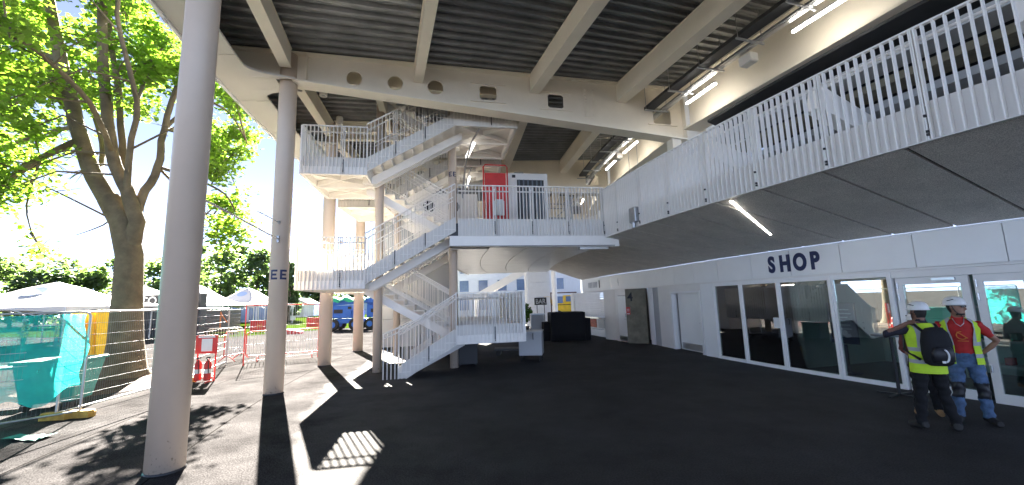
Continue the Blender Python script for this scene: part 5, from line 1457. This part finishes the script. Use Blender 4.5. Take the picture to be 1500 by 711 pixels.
for path, r0, r1 in LIM:
    pts_ = [tp(x, y, dy) for x, y, dy in path]
    # smooth the polyline
    fine = []
    for i in range(len(pts_)-1):
        p0, p1, p2, p3 = pts_[max(0, i-1)], pts_[i], pts_[i+1], pts_[min(len(pts_)-1, i+2)]
        for k in range(4):
            f_ = k/4; fine.append(.5*((2*p1)+(p2-p0)*f_+(2*p0-5*p1+4*p2-p3)*f_*f_+(3*p1-p0-3*p2+p3)*f_**3))
    fine.append(pts_[-1]); n = len(fine)
    b = MB(); b.tube([p+Vector((R(-.02, .02), R(-.02, .02), 0)) for p in fine], [.74*(r0+(r1-r0)*(i/(n-1))**.8) for i in range(n)], 14 if r0 > .12 else 8)
    b.obj('limb', 'bark', tree)
    ns = 13 if r0 > .1 else 8
    for k in range(ns):
        f_ = .28+.72*(k+R(0, 1))/ns; q = fine[min(n-1, int(f_*(n-1)))]
        low = path[0][1] > 280 and r0 < .06
        d = Vector((R(-1, 1), R(-1, .9), R(-.35, .75))).normalized()
        L = R(1.1, 2.6); e = q+d*L*.55+UP*R(-.1, .2); e2 = q+d*L+UP*R(-.9, .1)
        seconds.append((q, e, e2, .035 if L > 1.8 else .025))
bw = MB(); SUNH = Vector((sunv.x, sunv.y, 0))
def ok(p):
    if p.z < 3.2: return False
    w = (p-Vector((0, 0, EYE))); dep = w.dot(CF)
    if dep < 2: return False
    x = 750+FPX*w.dot(CR)/dep; y = 355.5-FPX*w.dot(CU)/dep
    if y > 170 and 95 < x < 262 and random.random() > .10: return False
    if y > 250 and x < 262 and random.random() > (.75 if x < 125 else .12): return False
    if y > 395: return False
    if p.y < TY+.2 and 55 < x < 225 and y > 20 and random.random() > .22: return False
    return x < 392 and p.y < 19.0 and hypot(p.x-OX, p.y-OY) > 52.0
for q, e, e2, r in seconds:
    if not ok(e2): continue
    bw.tube([q, e, e2], [r, r*.7, r*.3], 5, caps=False)
    for k in range(6):
        f_ = R(.35, 1.0); c = (q.lerp(e, f_*2) if f_ < .5 else e.lerp(e2, f_*2-1)); d = Vector((R(-1, 1), R(-1, 1), R(-.7, .5))).normalized()*R(.3, .8); tip = c+d
        bw.tube([c, tip], [r*.4, .004], 4, caps=False)
        for j in range(3):
            cc = c+d*(.35+.32*j); 
            if not ok(cc): continue
            for i in range(15): leafpts.append((cc+Vector((random.gauss(0, .2), random.gauss(0, .2), random.gauss(0, .13))), 1))
bw.obj('twigs', 'bark', tree, recalc=False, kind='stuff')
leaf_mesh('crown', leafpts, .145, 'leaf', tree, 4)
# smaller bright shrub branch low at the left is part of this tree; far trees follow
def far_tree(c, h, r, m, lab_, seed, group='trees beyond the lawn', conic=False, lf=.55, n=1500, trunk_h=None):
    c = Vector((c[0], c[1], 0)); random.seed(seed); t = thing('far_tree', c, lab_, 'tree', group)
    th = trunk_h or h*.3; b = MB(); b.tube([c-UP*.05, c+UP*th, c+Vector((.2, 0, h*.75))], [.28, .2, .06], 8)
    for k in range(5):
        a_ = k*1.26+seed; b.tube([c+UP*(th*(.8+.12*k)), c+Vector((cos(a_)*r*.5, sin(a_)*r*.5, th+h*.22+k*.4))], [.11, .03], 5)
    b.obj('trunk', 'bark_far', t)
    blobs = []
    for k in range(26):
        f_ = random.random()
        if conic: rr = r*(1-f_)*.9; z = th*.6+(h-th*.6)*f_
        else: rr = r*sqrt(max(.05, 1-(2*f_-1)**2))*.75; z = th*.75+(h-th*.75)*f_*.93
        a_ = random.uniform(0, 2*pi); q = rr*sqrt(random.random()); blobs.append((c+Vector((cos(a_)*q, sin(a_)*q, z)), r*random.uniform(.22, .42)))
    pts_ = []
    for i in range(n):
        bc, br_ = random.choice(blobs); v = Vector((random.gauss(0, 1), random.gauss(0, 1), random.gauss(0, 1))).normalized()*br_*random.uniform(.55, 1.05); v.z *= .8
        p = bc+v
        if p.z > .6: pts_.append((p, 1))
    leaf_mesh('crown', pts_, lf, m, t, seed)
random.seed(31)
FT = [(-60, 400, 70), (-20, 388, 62), (25, 395, 72), (62, 402, 60), (100, 385, 74), (140, 398, 64), (185, 382, 78), (225, 392, 66), (262, 380, 72), (300, 372, 80), (325, 378, 66), (352, 374, 84), (378, 380, 70), (402, 386, 78)]
TL = ['park tree behind the leftmost white tent, in the green belt'] * 3 + ['park tree behind the big white tent by the netting'] * 3 + ['park tree half hidden by the plane tree trunk'] * 2 + ['park tree behind the black kiosk and nearest column'] * 1 + ['park tree rising between the nearest column and lettered column'] * 4 + ['park tree just right behind the lettered column']
looks = ['broad', 'rounded', 'tall', 'spreading', 'bushy']
for i, (px, py, Y) in enumerate(FT):
    p = atY(px, py, Y); far_tree((p.x, p.y), p.z*random.uniform(1.06, 1.18), 4.2+random.random()*1.4, 'leaf_far' if i % 3 else 'leaf_dark',
        TL[i], 40+i, lf=.7, n=1700, trunk_h=2.2)
for i, (px, py, Y, r, lb, cn) in enumerate(((426, 384, 58, 2.0, 'narrow dark conifer right of the lettered column', True), (458, 412, 95, 5.5, 'broad dark tree above the blue hoarding', False), (492, 405, 100, 5.5, 'round dark tree behind the blue boom lift', False), (540, 408, 100, 6, 'dark tree behind the second boom lift', False))):
    p = atY(px, py, Y); far_tree((p.x, p.y), p.z, r, 'leaf_dark', lb, 80+i, conic=cn, lf=.45 if cn else .8, n=1800, trunk_h=1.5)
for i, px in enumerate((800, 826, 848)):
    p = atY(px, 425, 85); far_tree((p.x, p.y), 9.5, 5, 'leaf_far', ['tree glimpsed above the BAR sign', 'tree glimpsed above the yellow loader', 'tree glimpsed at the end of the white fascia'][i], 95+i, lf=.7, n=1100, trunk_h=1.5, group='trees beyond the BAR sign')

# ================================================================== PEOPLE
import numpy as np
def ell_ring(c, rx, ry, n=20, tilt=0):
    return [Vector((c[0]+rx*cos(2*pi*k/n), c[1]+ry*sin(2*pi*k/n), c[2])) for k in range(n)]
TORSO = [(.80, .165, .115, 0), (.90, .178, .128, -.005), (1.0, .170, .122, 0), (1.10, .158, .115, .005), (1.22, .175, .125, .005), (1.34, .192, .128, 0), (1.42, .178, .112, -.01), (1.475, .115, .085, -.012), (1.51, .065, .062, -.01)]
def person(name, loc, yaw, label, J, cols, headyaw=0.0, scale=1.0, voxel=.010, seed=0, group=None, knee=None):
    t = thing(name, loc, label, 'person', group, rz=0)
    parts = []          # (label, [(point, radius)...])
    b = MB(); segs_ = []
    def limb(lab_, pts_, rad, n=12):
        b.tube(pts_, rad, n)
        for i in range(len(pts_)-1): segs_.append((lab_, Vector(pts_[i]), Vector(pts_[i+1]), rad[i], rad[i+1]))
    b.loft([ell_ring((0, cy, z), rx, ry) for z, rx, ry, cy in TORSO], caps=True)
    for z, rx, ry, cy in TORSO:
        lb = 'trousers' if z < .95 else 'shirt'
        for sx in (-1, 0, 1): segs_.append((lb, Vector((sx*rx*.5, cy, z)), Vector((sx*rx*.5, cy, z+(.08 if z < 1.4 else .005))), ry*.9, ry*.9))
    # head
    hy = Matrix.Rotation(headyaw, 3, 'Z'); hc = Vector((0, .02, 1.655))
    def H(p): return hc+hy @ Vector(p)
    rings = []
    for z, rx, ry, cy in ((-.135, .030, .030, .045), (-.125, .048, .055, .035), (-.085, .062, .082, .015), (-.03, .072, .096, .0), (.03, .077, .100, -.005), (.075, .070, .090, -.008), (.105, .045, .060, -.01), (.118, .012, .015, -.01)):
        rings.append([H((rx*cos(2*pi*k/20), cy+ry*sin(2*pi*k/20), z)) for k in range(20)])
    b.loft(rings, caps=True)
    b.tube([H((0, .085, .02)), H((0, .118, -.03)), H((0, .095, -.045))], [.010, .017, .012], 8)      # nose
    b.tube([H((-.03, .085, .03)), H((.03, .085, .03))], [.014, .014], 8)                              # brow
    b.tube([H((-.025, .083, -.075)), H((.025, .083, -.075))], [.011, .011], 8)                        # lips
    for sx in (-1, 1): b.tube([H((sx*.076, -.005, -.03)), H((sx*.086, -.012, .0)), H((sx*.078, -.008, .025))], [.010, .016, .010], 8)
    segs_.append(('skin', H((0, .0, -.1)), H((0, 0, .05)), .075, .085))
    limb('skin', [Vector((0, -.015, 1.47)), Vector((0, .0, 1.56))], [.062, .056])
    for sd, sx in (('R', 1), ('L', -1)):
        g = lambda k: Vector(J[k+sd])
        hip = Vector((sx*.09, 0, .90)); kn, an = g('knee'), g('ankle')
        limb('trousers', [hip, hip.lerp(kn, .5), kn, kn.lerp(an, .45), an+Vector((0, 0, .05)), an], [.098, .088, .070, .068, .062, .064])
        toe = an+Vector((J['toe'+sd][0], J['toe'+sd][1], 0)); toe.z = .045
        limb('boots', [Vector((an.x, an.y, .07))-(toe-an).normalized()*.06, an.lerp(toe, .5)*1+Vector((0, 0, -.01)), toe], [.05, .05, .045])
        sh, el, wr = Vector((sx*.175, -.005, 1.415)), g('elbow'), g('wrist')
        slv = cols.get('sleeve_end', .55)
        mid = sh.lerp(el, slv) if slv <= 1 else el.lerp(wr, slv-1)
        if slv <= 1:
            limb('shirt', [sh, mid], [.068, .056]); limb('skin', [mid, el, el.lerp(wr, .4), wr], [.045, .040, .038, .026])
        else:
            limb('shirt', [sh, sh.lerp(el, .5), el, mid], [.068, .060, .050, .044]); limb('skin', [mid, wr], [.036, .026])
        # hand: palm + five fingers
        hd = Vector(J['hand'+sd]).normalized(); side = hd.cross(Vector((0, 0, 1)))
        if side.length < .1: side = Vector((0, 1, 0))
        side.normalize(); nrm = side.cross(hd)
        palm = wr+hd*.085
        limb('skin', [wr, wr+hd*.045, palm], [.024, .032, .030], 10)
        for k, (o_, ln_) in enumerate(((-.028, .062), (-.010, .076), (.010, .072), (.027, .056))):
            p0 = palm+side*o_; p1 = p0+hd*ln_*.5+nrm*-.012; p2 = p0+hd*ln_*.8-nrm*.035
            limb('skin', [p0, p1, p2], [.0105, .0098, .0085], 7)
        p0 = wr+hd*.035+side*.026; limb('skin', [p0, p0+side*.028+hd*.025, p0+side*.032+hd*.055-nrm*.012], [.014, .012, .010], 7)
    me = b.mesh('body', 'skin')
    o = bpy.data.objects.new('tmp', me); COL.objects.link(o)
    md = o.modifiers.new('r', 'REMESH'); md.mode = 'VOXEL'; md.voxel_size = voxel
    sm = o.modifiers.new('s', 'SMOOTH'); sm.iterations = 3; sm.factor = .5
    dg = bpy.context.evaluated_depsgraph_get(); m2 = bpy.data.meshes.new_from_object(o.evaluated_get(dg)); bpy.data.objects.remove(o); bpy.data.meshes.remove(me)
    m2.name = 'body'
    nv = len(m2.vertices); co = np.zeros(nv*3); m2.vertices.foreach_get('co', co); co = co.reshape(-1, 3)
    # cloth folds
    z = co[:, 2]; fold = .006*np.sin(z*38+co[:, 0]*25+seed)+.004*np.sin(z*61-co[:, 1]*40)
    nn = np.zeros(nv*3); m2.vertices.foreach_get('normal', nn); nn = nn.reshape(-1, 3)
    w_ = np.where((z < .88) & (z > .12), 1.0, np.where((z > 1.0) & (z < 1.42), .5, 0.0))
    co2 = co+nn*(fold*w_)[:, None]
    npoly = len(m2.polygons); cen = np.zeros(npoly*3); m2.polygons.foreach_get('center', cen); cen = cen.reshape(-1, 3)
    best = np.full(npoly, 1e9); li = np.zeros(npoly, dtype=np.int32)
    names = ['skin', 'shirt', 'trousers', 'boots', 'knee', 'hair']
    for lb, p, q, r0, r1 in segs_:
        p_, q_ = np.array(p), np.array(q); d = q_-p_; L2 = max(1e-9, d@d); tt = np.clip(((cen-p_)@d)/L2, 0, 1)
        ds = np.linalg.norm(cen-p_-tt[:, None]*d, axis=1)-(r0+(r1-r0)*tt)
        k = ds < best; best[k] = ds[k]; li[k] = names.index(lb)
    zc = cen[:, 2]
    li[(li == 2) & (zc < .085)] = 3
    if knee: li[(li == 2) & (zc > knee[0]) & (zc < knee[1])] = 4
    hb = (zc > 1.54) & (li == 0)
    loc_ = (cen-np.array(hc)) @ np.array(hy)      # into head space
    if cols.get('hair', True): li[hb & ((loc_[:, 2] > .055) | ((loc_[:, 1] < -.02) & (loc_[:, 2] > -.08)))] = 5
    if cols.get('beard'): li[hb & (loc_[:, 1] > .02) & (loc_[:, 2] < -.09) & (loc_[:, 2] > -.14)] = 5
    for k in names: m2.materials.clear() if k == 'skin' else None
    for k in names: m2.materials.append(MAT[{'skin': cols.get('skin', 'skin'), 'shirt': cols['shirt'], 'trousers': cols['trousers'], 'boots': cols.get('boots', 'boot'), 'knee': 'black', 'hair': 'hair'}[k]])
    m2.polygons.foreach_set('material_index', li); m2.polygons.foreach_set('use_smooth', np.ones(npoly, dtype=bool))
    m2.vertices.foreach_set('co', co2.ravel()); m2.update()
    body = bpy.data.objects.new('body', m2); COL.objects.link(body)
    L = Matrix.Translation(loc) @ Matrix.Rotation(yaw, 4, 'Z') @ Matrix.Scale(scale, 4)
    place(body, t, False, L)
    return t, L, H
def vest_mat():
    M = MAT['hi_vis'].copy(); M.name = 'hi_vis_stripes'; n = M.node_tree.nodes; l = M.node_tree.links; bs = n['Principled BSDF']
    src = bs.inputs['Base Color'].links[0].from_socket
    tc = n.new('ShaderNodeTexCoord'); sx = n.new('ShaderNodeSeparateXYZ'); l.new(tc.outputs['Object'], sx.inputs[0])
    def band(sock, c, w):
        s = n.new('ShaderNodeMath'); s.operation = 'SUBTRACT'; s.inputs[1].default_value = c; l.new(sock, s.inputs[0])
        a = n.new('ShaderNodeMath'); a.operation = 'ABSOLUTE'; l.new(s.outputs[0], a.inputs[0])
        k = n.new('ShaderNodeMath'); k.operation = 'LESS_THAN'; k.inputs[1].default_value = w; l.new(a.outputs[0], k.inputs[0]); return k.outputs[0]
    def mx(a, b_, op='MAXIMUM'):
        k = n.new('ShaderNodeMath'); k.operation = op; l.new(a, k.inputs[0]); l.new(b_, k.inputs[1]); return k.outputs[0]
    ax = n.new('ShaderNodeMath'); ax.operation = 'ABSOLUTE'; l.new(sx.outputs[0], ax.inputs[0])
    up_ = n.new('ShaderNodeMath'); up_.operation = 'GREATER_THAN'; up_.inputs[1].default_value = 1.16; l.new(sx.outputs[2], up_.inputs[0])
    sh = mx(band(ax.outputs[0], .115, .026), up_.outputs[0], 'MULTIPLY')
    st_ = mx(mx(band(sx.outputs[2], .96, .027), band(sx.outputs[2], 1.13, .027)), sh)
    m_ = n.new('ShaderNodeMix'); m_.data_type = 'RGBA'; m_.inputs[7].default_value = (.36, .37, .38, 1); l.new(st_, m_.inputs[0]); l.new(src, m_.inputs[6]); l.new(m_.outputs[2], bs.inputs['Base Color'])
    MAT['vest'] = M
vest_mat()
def vest(t, L, opening, hem=.80):
    prof = [(hem, .205, .165), (.88, .205, .162), (.98, .198, .154), (1.10, .190, .147), (1.22, .203, .157), (1.34, .214, .158), (1.42, .198, .142), (1.475, .135, .108), (1.50, .095, .085)]
    b = MB(); rings = []; n = 44
    for j, (z, rx, ry) in enumerate(prof):
        op = opening*(1+.5*max(0, (z-1.2)/.3)) if opening else 0
        ring = []
        for i in range(n+1):
            a = pi/2+op+(2*pi-2*op)*i/n; wv = 1+.012*sin(a*7+z*9)+.008*sin(a*13-z*14)
            ring.append(Vector((rx*wv*cos(a), ry*wv*sin(a)-.005, z)))
        rings.append(ring)
    inner = [[Vector((p.x*.97, p.y*.97, p.z)) for p in r] for r in rings]
    b.loft(rings, close=False); b.loft(inner, close=False)
    for k in (0, -1):
        b.add(rings[k]+inner[k], [(i, i+1, n+2+i, n+1+i) for i in range(n)])
    for i in (0, n): b.add([r[i] for r in rings]+[r[i] for r in inner], [(k, k+1, len(rings)+k+1, len(rings)+k) for k in range(len(rings)-1)])
    return b.obj('hi_vis_vest', 'vest', t, False, L)
def helmet(t, L, H, peak=True, m='helmet'):
    b = MB(); rings = []; n = 28
    for z, k in ((.035, 1.0), (.05, 1.0), (.085, .97), (.12, .85), (.145, .62), (.158, .33), (.162, .04)):
        rings.append([H((.102*k*cos(2*pi*i/n), -.008+.128*k*sin(2*pi*i/n), z)) for i in range(n)])
    b.loft(rings)
    inn = [[H((.098*cos(2*pi*i/n), -.008+.124*sin(2*pi*i/n), z)) for i in range(n)] for z in (.035, .06)]
    b.loft(inn); b.add(rings[0]+inn[0], [(i, (i+1) % n, n+(i+1) % n, n+i) for i in range(n)])
    # brim
    o_ = [H(((.104+.010)*cos(2*pi*i/n), -.008+(.130+.010+(.030 if peak and sin(2*pi*i/n) > .5 else 0))*sin(2*pi*i/n), .030)) for i in range(n)]
    o2 = [p+Vector((0, 0, .008)) for p in o_]
    b.loft([rings[0], o_, o2, rings[1]])
    h_ = b.obj('helmet', m, t, False, L)
    b = MB()
    for sx in (-1, 1):
        for k in range(4): a = .55+.2*k; b.box(H((sx*.100*cos(a-.9), .01+.02*k-.04, .098+.006*k)), (.018, .012, .010))
    b.obj('vent', 'black', h_, False, L)
    b = MB()
    for sx in (-1, 1): b.tube([H((sx*.088, .0, .03)), H((sx*.078, .03, -.06)), H((sx*.03, .075, -.13)), H((0, .08, -.138))], .006, 6)
    b.obj('chin_strap', 'black', t, False, L)
def lin(v, s): return tuple(x*s for x in v)
# back-turned worker
p = (gz(1350, 632)+gz(1400, 630))/2
J1 = dict(kneeR=(.15, .03, .48), ankleR=(.20, -.03, .08), toeR=(.05, .17), kneeL=(-.13, .02, .48), ankleL=(-.16, .02, .08), toeL=(-.06, .17),
          elbowR=(.25, .02, 1.13), wristR=(.20, .24, 1.06), handR=(-.3, 1, .05), elbowL=(-.45, .05, 1.33), wristL=(-.20, -.07, 1.50), handL=(1, -.1, .25))
yaw1 = atan2(-.30, .95)
t, L1_, H1 = person('person', p, yaw1, 'worker seen from behind in yellow vest, white helmet and black backpack', J1, dict(shirt='sleeve', trousers='trousers', boots='boot', skin='skin_dark', sleeve_end=1.15), headyaw=.35, scale=.975, seed=1, group='workers by the shop door')
vest(t, L1_, 0); helmet(t, L1_, H1)
bp = thing('backpack', p+Vector((0, 0, 1.0)), 'black backpack with white curved mark worn by the back-turned worker', 'backpack')
b = MB(); rings = []
for z, w_, d_ in ((.93, .10, .05), (.96, .145, .085), (1.08, .16, .11), (1.25, .155, .11), (1.38, .135, .085), (1.44, .09, .05), (1.455, .03, .02)):
    rings.append([Vector((w_*np.sign(cos(a))*abs(cos(a))**.6, -.265+d_*np.sign(sin(a))*abs(sin(a))**.6, z)) for a in [2*pi*i/28 for i in range(28)]])
b.loft(rings, caps=True); b.obj('bag', 'black_cloth', bp, False, L1_)
b = MB(); rings = []
for z, w_, d_ in ((.985, .07, .02), (1.0, .115, .045), (1.12, .12, .05), (1.19, .09, .03), (1.2, .03, .01)):
    rings.append([Vector((w_*np.sign(cos(a))*abs(cos(a))**.6, -.375+d_*np.sign(sin(a))*abs(sin(a))**.6, z)) for a in [2*pi*i/24 for i in range(24)]])
b.loft(rings, caps=True); b.obj('front_pocket', 'black', bp, False, L1_)
b = MB()
for sx in (-1, 1): b.tube([Vector((sx*.10, -.19, 1.40)), Vector((sx*.12, -.08, 1.478)), Vector((sx*.125, .08, 1.46)), Vector((sx*.15, .165, 1.32)), Vector((sx*.20, .09, 1.1)), Vector((sx*.16, -.17, 1.0))], .018, 8)
b.obj('strap', 'black', bp, False, L1_)
b = MB(); b.tube([Vector((-.02+.05*cos(a), -.432, 1.08+.085*sin(a))) for a in [(-1.3+2.6*i/10) for i in range(11)]], .011, 6); b.box((-.03, -.43, 1.0), (.035, .012, .03)); b.obj('logo', 'paper', bp, False, L1_)
# worker facing out in red shirt
p = (gz(1412, 618)+gz(1447, 622))/2
J2 = dict(kneeR=(.12, .05, .49), ankleR=(.15, .02, .08), toeR=(.06, .17), kneeL=(-.13, .03, .49), ankleL=(-.15, -.02, .08), toeL=(-.07, .16),
          elbowR=(.32, -.10, 1.16), wristR=(.22, .02, .95), handR=(-.6, .2, -.6), elbowL=(-.38, -.12, 1.16), wristL=(-.23, -.17, .98), handL=(.8, -.1, -.4))
yaw2 = atan2(.62, -.80)
t, L2_, H2 = person('person', p, yaw2, 'worker in open yellow vest, red shirt and jeans with black knee pads', J2, dict(shirt='red_fabric', trousers='jeans', boots='boot', skin='skin', sleeve_end=.6, beard=True), headyaw=.95, scale=1.0, seed=2, group='workers by the shop door', knee=(.36, .58))
vest(t, L2_, .55, .84); helmet(t, L2_, H2)
b = MB(); b.tube([H2((-.085, .03, .028)), H2((-.06, .088, .026)), H2((0, .104, .026)), H2((.06, .088, .026)), H2((.085, .03, .028))], .007, 6)
for sx in (-1, 1): b.box(H2((sx*.034, .100, .012)), (.044, .008, .03), M=Matrix.Rotation(.95-sx*.25, 3, 'Z'))
b.obj('glasses', 'black', t, False, L2_)
b = MB()
b.tube([Vector((.055*cos(a)+.005, .138+.0, 1.25+.055*sin(a))) for a in [(-2.6+4.2*i/14) for i in range(15)]], .007, 6)
b.tube([Vector((-.05, .139, 1.21)), Vector((.05, .139, 1.30))], .007, 6); b.tube([Vector((-.055, .140, 1.17)), Vector((.055, .140, 1.17))], .006, 6)
b.obj('shirt_print', 'orange', t, False, L2_)
b = MB(); b.tube([Vector((-.06, .06, 1.49)), Vector((-.04, .115, 1.42)), Vector((0, .135, 1.38)), Vector((.04, .115, 1.42)), Vector((.06, .06, 1.49))], .005, 6); b.obj('necklace', 'steel_bright', t, False, L2_)
# third worker mostly hidden behind the first
p = (gz(1338, 607)+gz(1374, 608))/2+Vector((.08, .02, 0))
J3 = dict(kneeR=(.10, .02, .49), ankleR=(.13, .0, .08), toeR=(.03, .16), kneeL=(-.10, .02, .49), ankleL=(-.13, 0, .08), toeL=(-.03, .16),
          elbowR=(.23, -.02, 1.14), wristR=(.14, .2, 1.05), handR=(-1, .3, 0), elbowL=(-.23, -.02, 1.14), wristL=(-.14, .2, 1.02), handL=(1, .3, 0))
t, L3_, H3 = person('person', p, atan2(.68, -.73), 'third worker in tan boots hidden behind the worker with the backpack', J3, dict(shirt='maroon', trousers='trousers', boots='boot_tan', skin='skin_dark', sleeve_end=1.5), scale=.86, seed=3, group='workers by the shop door', voxel=.014)
helmet(t, L3_, H3)
# two distant workers beyond the netted fence
for i, (px, py, yw) in enumerate(((32, 517, 2.6), (84, 516, -2.2))):
    q = gz(px, py)
    t, L4_, H4 = person('person', q, yw, ['far worker in hi-vis vest walking behind the netting, left of the bin', 'far worker in hi-vis vest standing behind the netting, above the bin'][i], J3, dict(shirt='sleeve', trousers='teal_bin' if i == 0 else 'jeans', sleeve_end=1.2), scale=.98, seed=4+i, voxel=.022, group='far workers beyond the fence')
    vest(t, L4_, .2); helmet(t, L4_, H4)
for q, yw in ((Vector((-.15, 21.6, 0)), .4),):
    t, L5_, H5 = person('person', q, yw, 'worker in hi-vis vest half hidden behind the landing end near the BAR sign', J3, dict(shirt='black_cloth', trousers='trousers', sleeve_end=1.2), scale=.97, seed=8, voxel=.018)
    vest(t, L5_, .2); helmet(t, L5_, H5, m='black')
